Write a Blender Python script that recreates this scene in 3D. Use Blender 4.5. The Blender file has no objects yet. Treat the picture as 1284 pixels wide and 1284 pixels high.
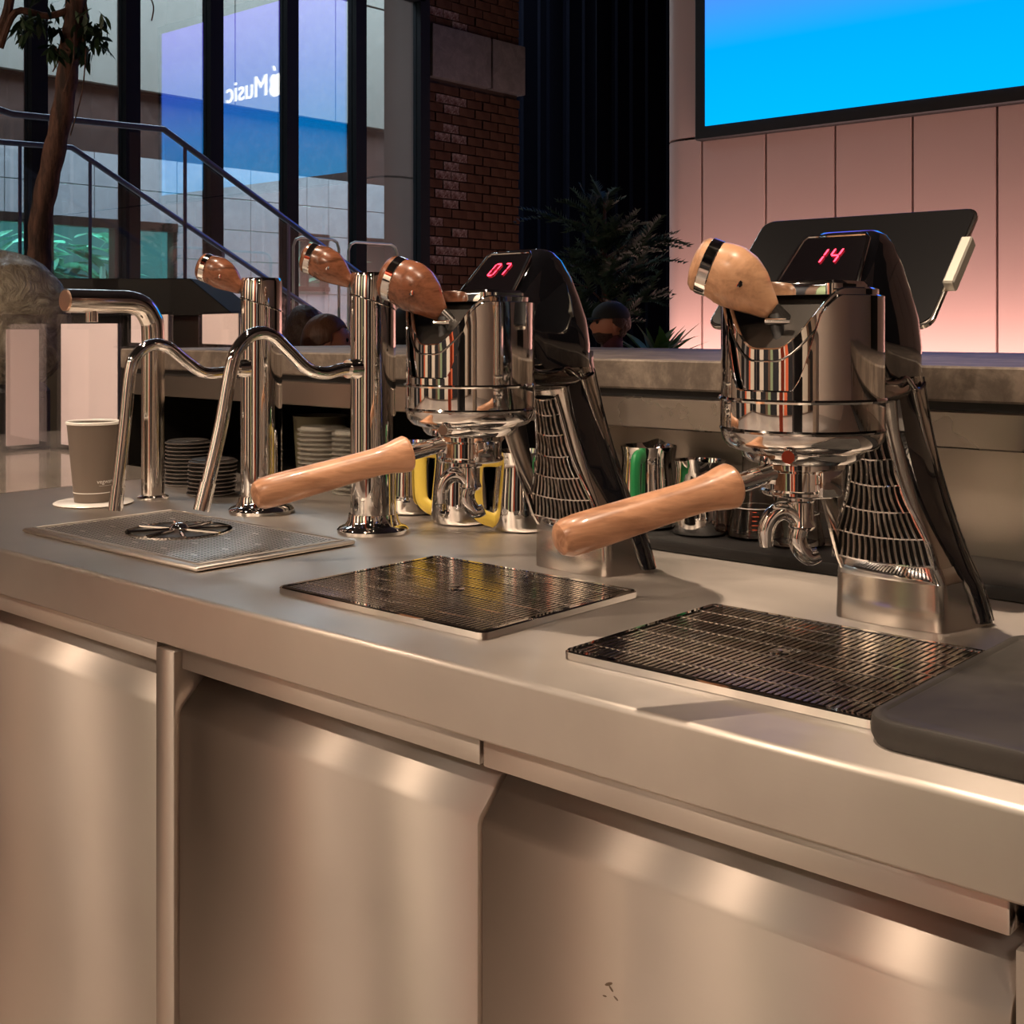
import bpy, bmesh, math, random
from mathutils import Vector, Matrix, noise as mnoise
random.seed(7)
sc = bpy.context.scene
PI = math.pi
# ---------------------------------------------------------------- camera
# the whole scene is laid out from the counter top: z = 0 there, TOP above the floor
TOP = 0.90
FPX, EYE, HY, YAW = 1540.0, 0.32, 411.0, math.radians(41.6)
cam_d = bpy.data.cameras.new('camera')
cam = bpy.data.objects.new('camera', cam_d)
sc.collection.objects.link(cam)
cam.location = (0, 0, TOP + EYE)
cam.rotation_euler = (PI / 2, 0, YAW)
cam_d.sensor_width = 36.0
cam_d.lens = 36.0 * FPX / 1284.0
cam_d.shift_y = -(642.0 - HY) / 1284.0
cam_d.clip_start = 0.02
sc.camera = cam
# ---------------------------------------------------------------- world, exposure
sc.view_settings.view_transform = 'Standard'
sc.view_settings.look = 'None'
sc.view_settings.exposure = 0.2
sc.view_settings.gamma = 1.0
sc.view_settings.use_curve_mapping = False
w = bpy.data.worlds.new('hall_air'); sc.world = w; w.use_nodes = True
w.node_tree.nodes['Background'].inputs[0].default_value = (0.55, 0.62, 0.75, 1)
w.node_tree.nodes['Background'].inputs[1].default_value = 0.12

def kelvin_col(c): return c
def spot(x, y, z, tx, ty, tz, power, size=60, col=(1.0, .72, .48), r=.03, blend=.6):
    d = bpy.data.lights.new('spot_light', 'SPOT'); d.energy = power; d.color = col
    d.spot_size = math.radians(size); d.spot_blend = blend; d.shadow_soft_size = r
    o = bpy.data.objects.new('spot_light', d); sc.collection.objects.link(o)
    o.location = (x, y, z + TOP)
    v = Vector((tx - x, ty - y, tz - z)); o.rotation_euler = v.to_track_quat('-Z', 'Y').to_euler()
def area(x, y, z, tx, ty, tz, power, sx, sy, col):
    d = bpy.data.lights.new('area_light', 'AREA'); d.shape = 'RECTANGLE'; d.size = sx; d.size_y = sy
    d.energy = power; d.color = col
    o = bpy.data.objects.new('area_light', d); sc.collection.objects.link(o)
    o.location = (x, y, z + TOP)
    v = Vector((tx - x, ty - y, tz - z)); o.rotation_euler = v.to_track_quat('-Z', 'Y').to_euler()
WARM = (1.0, .77, .57)
SPOTS = [(-4.82, -.6), (-3.22, -.6), (-1.62, -.6), (-.02, -.6), (1.6, -.6)]
for sx, sy in SPOTS:
    spot(sx, sy, 1.75, sx + .25, 1.0, 0, 52, 110, WARM, .022)
spot(-2.15, .75, 2.0, -2.05, 1.16, 0, 45, 14, (1, .88, .74), .02, .3)
spot(-3.6, .2, 2.0, -3.05, 1.7, .15, 60, 30, (1, .85, .74), .03)  # added to brighten the pink menu sheets
for sx, sy in [(-2.9, 1.0), (-1.85, 1.05), (-.95, .95), (-.1, 1.0)]:
    spot(sx, sy, 2.05, sx, 1.15, 0, 72, 75, WARM, .025)
# washers and floor spots added behind the camera for the steel to reflect, cool daylight of the atrium beyond the glass, pink wall washer
for ax in (-5.2, -1.6, 2.2):
    area(ax, -4.3, 3.3, ax, -6.0, -.2, 125, 2.0, .8, (1.0, .86, .74))
for ax in (-5.4, -2.9, -.4, 2.1):
    spot(ax, -2.0, 3.0, ax, -2.0, -.9, 250, 62, (1.0, .86, .74), .04, .5)
area(-8.9, 8.0, 5.2, -10.8, 8.0, 0.6, 850, 9.0, 2.2, (.74, .89, 1.0))
area(-3.6, 7.62, -.25, -3.6, 8.0, 1.3, 72, 5.0, .12, (1.0, .62, .56))
# ---------------------------------------------------------------- camera rays, used to read positions off the view
CF = (-math.sin(YAW), math.cos(YAW)); CR = (math.cos(YAW), math.sin(YAW))
def ray(px, py):
    u = (px - 642) / FPX; v = (HY - py) / FPX
    return (CF[0] + CR[0] * u, CF[1] + CR[1] * u, v)
def atz(px, py, z=0.0):
    D = ray(px, py); t = (z - EYE) / D[2]; return Vector((D[0] * t, D[1] * t, z))
def atY(px, py, Y):
    D = ray(px, py); t = Y / D[1]; return Vector((D[0] * t, Y, EYE + D[2] * t))
def atX(px, py, X):
    D = ray(px, py); t = X / D[0]; return Vector((X, D[1] * t, EYE + D[2] * t))
def atd(px, py, dep):
    D = ray(px, py); return Vector((D[0] * dep, D[1] * dep, EYE + D[2] * dep))
# ---------------------------------------------------------------- materials
MATS = {}
def mat(name, col=(.8, .8, .8), metal=0.0, rough=.5, emit=None, es=1.0, trans=0.0, ior=1.45, coat=0.0, spec=.5, alpha=1.0):
    m = bpy.data.materials.new(name); m.use_nodes = True
    b = m.node_tree.nodes['Principled BSDF']
    b.inputs['Base Color'].default_value = (*col, 1); b.inputs['Metallic'].default_value = metal
    b.inputs['Roughness'].default_value = rough; b.inputs['IOR'].default_value = ior
    b.inputs['Transmission Weight'].default_value = trans; b.inputs['Coat Weight'].default_value = coat
    b.inputs['Specular IOR Level'].default_value = spec
    b.inputs['Alpha'].default_value = alpha
    if emit:
        b.inputs['Emission Color'].default_value = (*emit, 1); b.inputs['Emission Strength'].default_value = es
    MATS[name] = m
    return m
def nd(m, t): return m.node_tree.nodes.new(t)
def ln(m, a, b): m.node_tree.links.new(a, b)
def coords(m, scale=(1, 1, 1), rot=(0, 0, 0)):
    tc = nd(m, 'ShaderNodeTexCoord'); mp = nd(m, 'ShaderNodeMapping')
    mp.inputs['Scale'].default_value = scale; mp.inputs['Rotation'].default_value = rot
    ln(m, tc.outputs['Object'], mp.inputs['Vector']); return mp.outputs['Vector']
def noise(m, vec, scale=5, detail=4, rough=.55, dist=0.0):
    n = nd(m, 'ShaderNodeTexNoise'); n.inputs['Scale'].default_value = scale
    n.inputs['Detail'].default_value = detail; n.inputs['Roughness'].default_value = rough
    n.inputs['Distortion'].default_value = dist
    ln(m, vec, n.inputs['Vector']); return n.outputs['Fac']
def ramp(m, fac, stops):
    r = nd(m, 'ShaderNodeValToRGB'); el = r.color_ramp.elements
    el[0].position, el[0].color = stops[0][0], (*stops[0][1], 1)
    el[1].position, el[1].color = stops[-1][0], (*stops[-1][1], 1)
    for p, c in stops[1:-1]:
        e = el.new(p); e.color = (*c, 1)
    ln(m, fac, r.inputs['Fac']); return r.outputs['Color']
def maprange(m, fac, a, b, c=0.0, d=1.0):
    r = nd(m, 'ShaderNodeMapRange'); r.inputs['From Min'].default_value = c; r.inputs['From Max'].default_value = d
    r.inputs['To Min'].default_value = a; r.inputs['To Max'].default_value = b
    ln(m, fac, r.inputs['Value']); return r.outputs['Result']
def bump(m, fac, strength=.1, dist=.002):
    b = nd(m, 'ShaderNodeBump'); b.inputs['Strength'].default_value = strength; b.inputs['Distance'].default_value = dist
    ln(m, fac, b.inputs['Height']); ln(m, b.outputs['Normal'], m.node_tree.nodes['Principled BSDF'].inputs['Normal'])
def bs(m): return m.node_tree.nodes['Principled BSDF']

def brushed(name, col, rough, grain=(3, 260, 260), stain=.18, bstr=.12, aniso=0.0, swirl=2.0):
    m = mat(name, col, 1.0, rough)
    g = noise(m, coords(m, grain), 1.0, 3, .6)
    s = noise(m, coords(m, (1, 1, 1)), 3.2, 5, .6, .4)
    c = ramp(m, s, [(.3, tuple(v * (1 - stain) for v in col)), (.7, col)])
    ln(m, c, bs(m).inputs['Base Color'])
    ln(m, maprange(m, s, rough * .92, rough * 1.1, .3, .7), bs(m).inputs['Roughness'])
    sw = noise(m, coords(m, (1, 1, 1)), 7, 3, .5, 1.5)      # faint swirls of wiping on top of the grain
    mx = nd(m, 'ShaderNodeMath'); mx.operation = 'MULTIPLY_ADD'; mx.inputs[1].default_value = swirl; ln(m, sw, mx.inputs[0]); ln(m, g, mx.inputs[2])
    bump(m, mx.outputs[0], bstr, .0006)
    if aniso:     # grain runs along x: the highlight spreads across it
        bs(m).inputs['Anisotropic'].default_value = aniso; bs(m).inputs['Anisotropic Rotation'].default_value = .25
        tg = nd(m, 'ShaderNodeCombineXYZ'); tg.inputs[0].default_value = 1.0; ln(m, tg.outputs[0], bs(m).inputs['Tangent'])
    return m
STEEL = brushed('brushed_steel', (.64, .585, .535), .385, stain=.16, aniso=.88)
FRONT = brushed('satin_steel_front', (.59, .525, .475), .45, (5, 5, 420), .08, .06, aniso=.93, swirl=.4)
BACKST = brushed('steel_splashback', (.36, .315, .275), .28, aniso=.7, swirl=0.0)
LEGST = brushed('satin_machine_steel', (.74, .69, .64), .17, (200, 200, 4), .04, .02, swirl=.0)
CHROME = mat('chrome', (.86, .84, .82), 1.0, .035)
TAPCH = mat('satin_chrome', (.80, .75, .70), 1.0, .13)
NICKEL = mat('dark_chrome', (.30, .28, .27), 1.0, .09)
GBLACK = mat('black_gloss', (.006, .006, .008), 0, .04, coat=1.0, spec=.7)
MBLACK = mat('black_matte', (.012, .011, .011), 0, .55)
DGREY = mat('dark_grey_metal', (.06, .055, .05), .8, .3)
def wood(name, c1, c2, rough=.32):
    m = mat(name, c1, 0, rough, coat=.25)
    v = coords(m, (34, 6, 34))
    a = noise(m, v, 1.0, 5, .6, 1.2); b = noise(m, coords(m, (220, 14, 220)), 1.0, 2)
    mx = nd(m, 'ShaderNodeMath'); mx.operation = 'MULTIPLY_ADD'; mx.inputs[1].default_value = .25
    ln(m, b, mx.inputs[0]); ln(m, a, mx.inputs[2])
    ln(m, ramp(m, mx.outputs[0], [(.38, c2), (.58, c1), (.78, tuple(x * .72 for x in c2))]), bs(m).inputs['Base Color'])
    return m
WOOD = wood('oiled_wood', (.62, .33, .19), (.47, .225, .12))
WOODL = wood('pale_oiled_wood', (.66, .38, .22), (.58, .31, .17))
WOODD = wood('walnut', (.25, .095, .05), (.14, .055, .028), .26)

def stone(name, base, dark, light, rough=.45):
    m = mat(name, base, 0, rough)
    a = noise(m, coords(m), 9, 7, .68, .8); b = noise(m, coords(m), 60, 4, .7)
    ad = nd(m, 'ShaderNodeMath'); ad.operation = 'MULTIPLY_ADD'; ad.inputs[1].default_value = .35
    ln(m, b, ad.inputs[0]); ln(m, a, ad.inputs[2])
    ln(m, ramp(m, ad.outputs[0], [(.45, dark), (.68, base), (.86, light)]), bs(m).inputs['Base Color'])
    return m
STONE = stone('grey_stone', (.125, .098, .078), (.06, .047, .038), (.24, .195, .155), .5)
STONEP = stone('polished_stone', (.22, .19, .165), (.16, .135, .12), (.28, .24, .2), .07)
FLOORM = stone('floor_stone', (.36, .29, .24), (.30, .24, .20), (.42, .35, .29), .35)
GLASS = mat('clear_glass', (1, 1, 1), 0, .0, trans=1.0, ior=1.45)
ACRYL = mat('acrylic', (.92, .93, .95), 0, .03, trans=1.0, ior=1.2)
PAPER = mat('pink_paper', (.86, .72, .69), 0, .7, emit=(.8, .6, .56), es=.0)
CARD = mat('grey_paper_cup', (.16, .125, .10), 0, .6)
WHITE = mat('white_paper', (.85, .82, .76), 0, .5)
LIDM = mat('black_plastic', (.014, .012, .011), 0, .35)
LIDR = mat('pale_lid_rim', (.15, .125, .11), 0, .4)  # rim band paler than the lid itself
CLEARP = mat('clear_plastic', (.72, .68, .60), 0, .15, trans=.75, ior=1.2)
YEL = mat('yellow_silicone', (.76, .56, .09), 0, .4)
GREEN = mat('green_silicone', (.02, .22, .07), 0, .35)
RUBBER = mat('black_rubber', (.045, .042, .04), 0, .5)
n_ = noise(RUBBER, coords(RUBBER), 6, 7, .7, .6)
ln(RUBBER, ramp(RUBBER, n_, [(.35, (.035, .032, .03)), (.62, (.06, .055, .05)), (.74, (.13, .115, .10))]), bs(RUBBER).inputs['Base Color'])
ln(RUBBER, maprange(RUBBER, n_, .35, .65), bs(RUBBER).inputs['Roughness'])
RED = mat('red_led', (0, 0, 0), 0, .5, emit=(1.0, .022, .05), es=8)
DISP = mat('display_glass', (.004, .003, .004), 0, .12, spec=.3)
PINKW = mat('pink_wall_panel', (.56, .40, .36), 0, .45)
CURT = mat('dark_curtain', (.003, .0035, .008), 0, .95, spec=.05)
BRICK = mat('old_brick', (.12, .055, .04), 0, .85)
tn = noise(BRICK, coords(BRICK), 3.1, 5, .7)
ln(BRICK, ramp(BRICK, tn, [(.35, (.034, .017, .012)), (.6, (.055, .029, .020)), (.75, (.08, .048, .035))]), bs(BRICK).inputs['Base Color']); bs(BRICK).inputs['Specular IOR Level'].default_value = .05
BRICKW = mat('whitewashed_brick', (.40, .34, .32), 0, .85)
tn = noise(BRICKW, coords(BRICKW), 30, 5, .8)
ln(BRICKW, ramp(BRICKW, tn, [(.42, (.05, .022, .018)), (.56, (.13, .10, .095)), (.68, (.25, .21, .20))]), bs(BRICKW).inputs['Base Color']); bs(BRICKW).inputs['Specular IOR Level'].default_value = .05
MORTAR = mat('mortar', (.035, .02, .015), 0, .9)
CONC = stone('grey_concrete', (.085, .078, .080), (.06, .055, .057), (.11, .10, .10), .9)
FRAME = mat('dark_window_frame', (.006, .007, .010), 0, .6, spec=.2)
TILE = stone('pale_facade_tile', (.36, .38, .42), (.30, .32, .36), (.42, .44, .48), .55)
BANDM = stone('cream_facade_band', (.19, .19, .175), (.17, .17, .155), (.21, .21, .195), .6)
RUST = stone('dark_brick_band', (.035, .018, .015), (.02, .011, .010), (.06, .036, .032), .9)
BARK = mat('bark', (.16, .085, .06), 0, .8)
bn = noise(BARK, coords(BARK, (30, 30, 5)), 1.2, 5, .7)
ln(BARK, ramp(BARK, bn, [(.38, (.025, .012, .009)), (.62, (.12, .058, .04))]), bs(BARK).inputs['Base Color']); bump(BARK, bn, .6, .01)
LEAF = mat('dark_leaf', (.03, .065, .028), 0, .5)
LEAFP = mat('pine_foliage', (.018, .042, .022), 0, .6)
LEAFB = mat('fresh_leaf', (.11, .20, .05), 0, .45)
LEAFT = mat('lit_tropical_leaf', (.34, .66, .55), 0, .45, emit=(.1, .75, .5), es=.0)
RAILM = mat('steel_rail', (.22, .24, .34), .9, .3)
SKIN = mat('skin', (.42, .17, .10), 0, .5)
HAIR = mat('brown_hair', (.05, .022, .013), 0, .5)
HAIR2 = mat('light_brown_hair', (.12, .05, .025), 0, .5)
hn = noise(HAIR2, coords(HAIR2, (60, 60, 8)), 1, 3); bump(HAIR2, hn, .5, .01)
hn = noise(HAIR, coords(HAIR), 40, 3); bump(HAIR, hn, .8, .02)
CAPM = mat('black_cloth', (.012, .012, .014), 0, .8)
CLOTH = mat('burgundy_cloth', (.06, .012, .02), 0, .8)
CEIL = mat('dark_ceiling', (.03, .028, .028), 0, .8)
WARMW = mat('warm_plaster', (.60, .47, .37), 0, .7)
ORANGE = mat('orange_red_paint', (.75, .10, .03), 0, .5)
CREAM = mat('cream_paint', (.8, .68, .5), 0, .6)
FILM = mat('crinkled_plastic_film', (.30, .27, .22), 0, .22, trans=.25, ior=1.3)
fn = noise(FILM, coords(FILM), 11, 6, .7, 2.0); bump(FILM, fn, 1.0, .03)
ln(FILM, ramp(FILM, fn, [(.35, (.20, .16, .12)), (.55, (.42, .37, .28)), (.7, (.75, .68, .52))]), bs(FILM).inputs['Base Color'])

# window glass: clear pane with a reflective coating
def pane_mat(name, refl, tint=(1, 1, 1)):
    m = bpy.data.materials.new(name); m.use_nodes = True; nt = m.node_tree; nt.nodes.clear()
    o = nt.nodes.new('ShaderNodeOutputMaterial'); mx = nt.nodes.new('ShaderNodeMixShader')
    g = nt.nodes.new('ShaderNodeBsdfGlossy'); t = nt.nodes.new('ShaderNodeBsdfTransparent')
    g.inputs['Roughness'].default_value = .0; g.inputs['Color'].default_value = (1, 1, 1, 1)
    t.inputs['Color'].default_value = (*tint, 1)
    mx.inputs[0].default_value = refl
    nt.links.new(t.outputs[0], mx.inputs[1]); nt.links.new(g.outputs[0], mx.inputs[2]); nt.links.new(mx.outputs[0], o.inputs[0])
    return m
PANE = pane_mat('coated_window_pane', .20, (.86, .88, .88))
SPANE = pane_mat('balustrade_pane', .06, (.97, .99, 1))

ACRYL = pane_mat('acrylic', .07, (.97, .97, .98))
# the video wall picture: blue to cyan, a flat lit screen
SCREEN = bpy.data.materials.new('video_wall'); SCREEN.use_nodes = True
nt = SCREEN.node_tree; nt.nodes.clear()
o_ = nt.nodes.new('ShaderNodeOutputMaterial'); e_ = nt.nodes.new('ShaderNodeEmission'); e_.inputs[1].default_value = 1.35
tc = nt.nodes.new('ShaderNodeTexCoord'); sp = nt.nodes.new('ShaderNodeSeparateXYZ'); rp = nt.nodes.new('ShaderNodeValToRGB')
nt.links.new(tc.outputs['Generated'], sp.inputs[0]); nt.links.new(sp.outputs['Z'], rp.inputs[0])
rp.color_ramp.elements[0].color = (.0, .34, .80, 1); rp.color_ramp.elements[1].position = 1.0
rp.color_ramp.elements[1].color = (.20, .11, 1.0, 1)
e2 = rp.color_ramp.elements.new(.30); e2.color = (.0, .29, .90, 1)
e3 = rp.color_ramp.elements.new(.62); e3.color = (.07, .17, .95, 1)
nt.links.new(rp.outputs[0], e_.inputs[0]); nt.links.new(e_.outputs[0], o_.inputs[0])
WTEXT = mat('white_lit_text', (0, 0, 0), 0, .5, emit=(1, 1, 1), es=3.0)

# ---------------------------------------------------------------- geometry helpers
def V(*a): return Vector(a)
def add_box(bm, x0, x1, y0, y1, z0, z1, bev=0.0, seg=2):
    vs = [bm.verts.new((x, y, z)) for z in (z0, z1) for y in (y0, y1) for x in (x0, x1)]
    fs = [(0, 2, 3, 1), (4, 5, 7, 6), (0, 1, 5, 4), (2, 6, 7, 3), (0, 4, 6, 2), (1, 3, 7, 5)]
    faces = [bm.faces.new([vs[i] for i in f]) for f in fs]
    if bev > 0:
        es = list({e for f in faces for e in f.edges})
        bmesh.ops.bevel(bm, geom=es, offset=bev, segments=seg, affect='EDGES', profile=.5)
    return bm
def box(x0, x1, y0, y1, z0, z1, bev=0.0, seg=2):
    return add_box(bmesh.new(), x0, x1, y0, y1, z0, z1, bev, seg)
def rings(bm, rs, closed=True, cap=(True, True), loop=False):
    vv = [[bm.verts.new(p) for p in r] for r in rs]
    n = len(rs[0]); m = len(vv)
    for i in range(m if loop else m - 1):
        a, b = vv[i], vv[(i + 1) % m]
        for j in range(n if closed else n - 1):
            k = (j + 1) % n
            bm.faces.new((a[j], a[k], b[k], b[j]))
    if not loop and closed:
        if cap[0]: bm.faces.new(list(reversed(vv[0])))
        if cap[1]: bm.faces.new(vv[-1])
    return bm
def lathe(bm, prof, n=32, c=(0, 0, 0), rot=None, cap=(True, True), sx=1, sy=1):
    rs = []
    for r, z in prof:
        ring = []
        for i in range(n):
            a = 2 * PI * i / n
            p = V(max(r, 1e-5) * math.cos(a) * sx, max(r, 1e-5) * math.sin(a) * sy, z)
            if rot is not None: p = rot @ p
            ring.append(p + Vector(c))
        rs.append(ring)
    return rings(bm, rs, True, cap)
def smooth_path(pts, n=8):
    P = [Vector(p) for p in pts]; out = []
    for i in range(len(P) - 1):
        p0 = P[max(i - 1, 0)]; p1 = P[i]; p2 = P[i + 1]; p3 = P[min(i + 2, len(P) - 1)]
        for k in range(n):
            t = k / n
            out.append(.5 * ((2 * p1) + (-p0 + p2) * t + (2 * p0 - 5 * p1 + 4 * p2 - p3) * t * t + (-p0 + 3 * p1 - 3 * p2 + p3) * t ** 3))
    out.append(P[-1]); return out
def tube(bm, pts, rad, n=12, flat=1.0, up=None):
    pts = [Vector(p) for p in pts]
    if not hasattr(rad, '__len__'): rad = [rad] * len(pts)
    t0 = (pts[1] - pts[0]).normalized()
    u = Vector(up) if up else (V(0, 0, 1) if abs(t0.z) < .9 else V(1, 0, 0))
    nrm = (u - t0 * u.dot(t0)).normalized(); rs = []
    for i, p in enumerate(pts):
        t = (pts[min(i + 1, len(pts) - 1)] - pts[max(i - 1, 0)]).normalized()
        nrm = (nrm - t * nrm.dot(t)).normalized(); b = t.cross(nrm)
        rs.append([p + (nrm * math.cos(2 * PI * j / n) + b * math.sin(2 * PI * j / n) * flat) * rad[i] for j in range(n)])
    return rings(bm, rs)
def interp(keys, t):
    if t <= keys[0][0]: return keys[0][1:]
    for a, b in zip(keys, keys[1:]):
        if t <= b[0]:
            f = (t - a[0]) / (b[0] - a[0]); f = f * f * (3 - 2 * f) if False else f
            return tuple(x + (y - x) * f for x, y in zip(a[1:], b[1:]))
    return keys[-1][1:]
def extrude_poly(bm, pts2, h0, h1, axis='x', bev=0.0, seg=2, taper=None):
    """polygon in the other two axes, swept from h0 to h1"""
    def P(a, b, h):
        return {'x': (h, a, b), 'y': (a, h, b), 'z': (a, b, h)}[axis]
    A = [bm.verts.new(P(a, b, h0)) for a, b in pts2]; B = [bm.verts.new(P(a, b, h1)) for a, b in pts2]
    n = len(pts2); fs = [bm.faces.new(A), bm.faces.new(list(reversed(B)))]
    for i in range(n):
        j = (i + 1) % n; fs.append(bm.faces.new((A[j], A[i], B[i], B[j])))
    if bev:
        es = [e for f in fs[:2] for e in f.edges]
        bmesh.ops.bevel(bm, geom=es, offset=bev, segments=seg, affect='EDGES', profile=.5)
    return bm
C = sc.collection
BASE = {}
def mk(name, bm, m, parent=None, base=None, local=False, ang=35, label=None):
    """bm in counter coordinates (or the parent's own when local)"""
    bmesh.ops.recalc_face_normals(bm, faces=bm.faces[:])
    if parent is not None:
        if not local:
            b = BASE[parent.name]; bmesh.ops.translate(bm, verts=bm.verts[:], vec=-b)
        loc = V(0, 0, 0)
    else:
        if base is None:
            xs = [v.co.x for v in bm.verts]; ys = [v.co.y for v in bm.verts]; zs = [v.co.z for v in bm.verts]
            base = ((min(xs) + max(xs)) / 2, (min(ys) + max(ys)) / 2, min(zs))
        base = Vector(base)
        bmesh.ops.translate(bm, verts=bm.verts[:], vec=-base)
        loc = base + V(0, 0, TOP)
    me = bpy.data.meshes.new(name); bm.to_mesh(me); bm.free()
    for p in me.polygons: p.use_smooth = True
    me.set_sharp_from_angle(angle=math.radians(ang))
    me.materials.append(m)
    o = bpy.data.objects.new(name, me); C.objects.link(o)
    if parent is not None:
        o.parent = parent
        BASE[o.name] = V(0, 0, 0) if local else BASE[parent.name].copy()
    else:
        BASE[o.name] = base.copy()
    o.location = loc
    if label: o['label'] = label
    return o
def tag(o, label, cat, group=None, kind=None):
    o['label'] = label; o['category'] = cat
    if group: o['group'] = group
    if kind: o['kind'] = kind
    return o
def thing(name, label, cat, base, rz=0, group=None):
    o = bpy.data.objects.new(name, None); o.empty_display_size = .05; C.objects.link(o)
    o.location = Vector(base) + V(0, 0, TOP); o.rotation_euler = (0, 0, rz)
    BASE[o.name] = Vector(base); return tag(o, label, cat, group)
def struct(name, bm, m, base=None, ang=35):
    o = mk(name, bm, m, base=base, ang=ang); o['kind'] = 'structure'; return o
def dup(o, parent=None, loc=None, label=None, rz=None):
    c = o.copy(); C.objects.link(c)
    if parent is not None: c.parent = parent
    if loc is not None: c.location = Vector(loc) + (V(0, 0, TOP) if parent is None else V(0, 0, 0))
    if rz is not None: c.rotation_euler = (0, 0, rz)
    if label: c['label'] = label
    BASE[c.name] = Vector(loc) if (loc is not None and parent is None) else BASE.get(o.name, V(0, 0, 0)).copy()
    for ch in list(o.children): dup(ch, c)
    return c
def inst(name, me, m, parent, loc, rot=(0, 0, 0), scale=(1, 1, 1), label=None):
    o = bpy.data.objects.new(name, me); C.objects.link(o); o.parent = parent; o.location = loc
    o.rotation_euler = rot; o.scale = scale
    if label: o['label'] = label
    return o
def mesh_of(name, bm, m, ang=35):
    bmesh.ops.recalc_face_normals(bm, faces=bm.faces[:])
    me = bpy.data.meshes.new(name); bm.to_mesh(me); bm.free()
    for p in me.polygons: p.use_smooth = True
    me.set_sharp_from_angle(angle=math.radians(ang)); me.materials.append(m); return me
def text_mesh(name, s, size, m, depth=.0, shear=0.0, spacing=1.0):
    cu = bpy.data.curves.new(name, 'FONT'); cu.body = s; cu.size = size; cu.extrude = depth; cu.shear = shear
    cu.space_character = spacing; cu.align_x = 'CENTER'; cu.align_y = 'CENTER'
    t = bpy.data.objects.new(name, cu); C.objects.link(t); bpy.context.view_layer.update()
    me = bpy.data.meshes.new_from_object(t.evaluated_get(bpy.context.evaluated_depsgraph_get()))
    bpy.data.objects.remove(t); me.materials.clear(); me.materials.append(m); return me
def sstep(a, b, x):
    t = max(0, min(1, (x - a) / (b - a))); return t * t * (3 - 2 * t)

# ================================================================ THE SETTING
FRONT_Y, BAR_Y, WALL_Y, GLASS_X, FAC_X = .838, 1.55, 8.0, -7.13, -11.0
struct('floor', box(-12.5, 6, -6, 12, -TOP - .1, -TOP), FLOORM)
struct('ceiling', box(GLASS_X, 6, -6, 12, 4.6, 4.75), CEIL)
struct('wall_behind_camera', box(GLASS_X, 6, -6.2, -6, -TOP, 4.6), WARMW)
struct('wall_right', box(6, 6.2, -6, 12, -TOP, 4.6), WARMW)
struct('wall_side', box(GLASS_X - .2, GLASS_X - .02, -6, atX(45, 300, GLASS_X).y - 3.1 * (atX(162, 300, GLASS_X).y - atX(45, 300, GLASS_X).y), -TOP, 4.6), WARMW)  # unseen wall put in as a warm surface for the doors to reflect
struct('wall_far_end', box(FAC_X - 2, 6, 12, 12.2, -TOP, 6), CURT)

# pink panelled wall with its rounded left end
pw = mk('wall_back', box(-5.35, 6, WALL_Y + .06, WALL_Y + .3, -TOP, 4.6), MBLACK); pw['kind'] = 'structure'
def wx(px): D = ray(px, 300); return D[0] / D[1] * WALL_Y
seams = [wx(p) for p in (880, 960, 1047, 1144, 1250)]
step = (seams[-1] - seams[0]) / 4
xs = seams + [seams[-1] + step * k for k in range(1, 11)]
zlow = atY(880, 172, WALL_Y).z
for i in range(len(xs) - 1):
    mk('wall_panel', box(xs[i] + .008, xs[i + 1] - .008, WALL_Y, WALL_Y + .06, -TOP + .02, zlow - .01, .004, 1), PINKW, pw)
    mk('wall_panel', box(xs[i] + .008, xs[i + 1] - .008, WALL_Y, WALL_Y + .06, zlow + .01, 4.55, .004, 1), PINKW, pw)
def endcol(z0, z1):
    bm = bmesh.new(); r = .22; x1 = xs[0] - .008; x0 = wx(823) + .02
    pts = [(x1, WALL_Y)]
    cx, cy = x0 + r, WALL_Y + r
    for k in range(0, 11):
        a = -PI / 2 - k / 10 * PI / 2; pts.append((cx + r * math.cos(a), cy + r * math.sin(a)))
    pts += [(x0, WALL_Y + .9), (x1, WALL_Y + .9)]
    return extrude_poly(bm, pts, z0, z1, 'z')
for z0, z1 in ((-TOP + .02, zlow - .01), (zlow + .01, 4.55)):
    mk('corner_panel', endcol(z0, z1), PINKW, pw)
# dark curtain drop left of it
bm = bmesh.new(); ring = []
N = 90; x0, x1 = -8.6, -4.9
for i in range(N + 1):
    x = x0 + (x1 - x0) * i / N; ring.append((x, 9.3 + .05 * math.sin(i * 1.35) + .03 * math.sin(i * .5)))
rings(bm, [[V(a, b, -TOP) for a, b in ring], [V(a, b, 4.6) for a, b in ring]], False)
bmesh.ops.solidify(bm, geom=bm.faces[:], thickness=.01)
tag(mk('curtain', bm, CURT), 'tall black curtain hanging between the brick pier and the pink wall', 'curtain')

# video wall
sx0, sx1 = wx(893), wx(893) + 3.22
sz0 = atY(893, 160, WALL_Y).z; sz1 = sz0 + 1.86
scr = thing('video_screen', 'huge wall screen glowing cyan blue above the pink panels', 'screen', ((sx0 + sx1) / 2, WALL_Y, sz0))
bm = box(sx0 - .1, sx1 + .1, WALL_Y - .09, WALL_Y - .001, sz0 - .1, sz1 + .1, .01, 1)
mk('screen_casing', bm, MBLACK, scr)
mk('screen_picture', box(sx0, sx1, WALL_Y - .1, WALL_Y - .091, sz0, sz1), SCREEN, scr)
mz = sz0 + (sz1 - sz0) * .54
me = text_mesh('screen_lettering', 'Music', .32, WTEXT, .004)
inst('screen_lettering', me, WTEXT, scr, (-.02, -.108, mz - sz0), (PI / 2, 0, 0))
bm = bmesh.new()   # apple emblem: bitten round fruit with a leaf
ap = []
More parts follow.
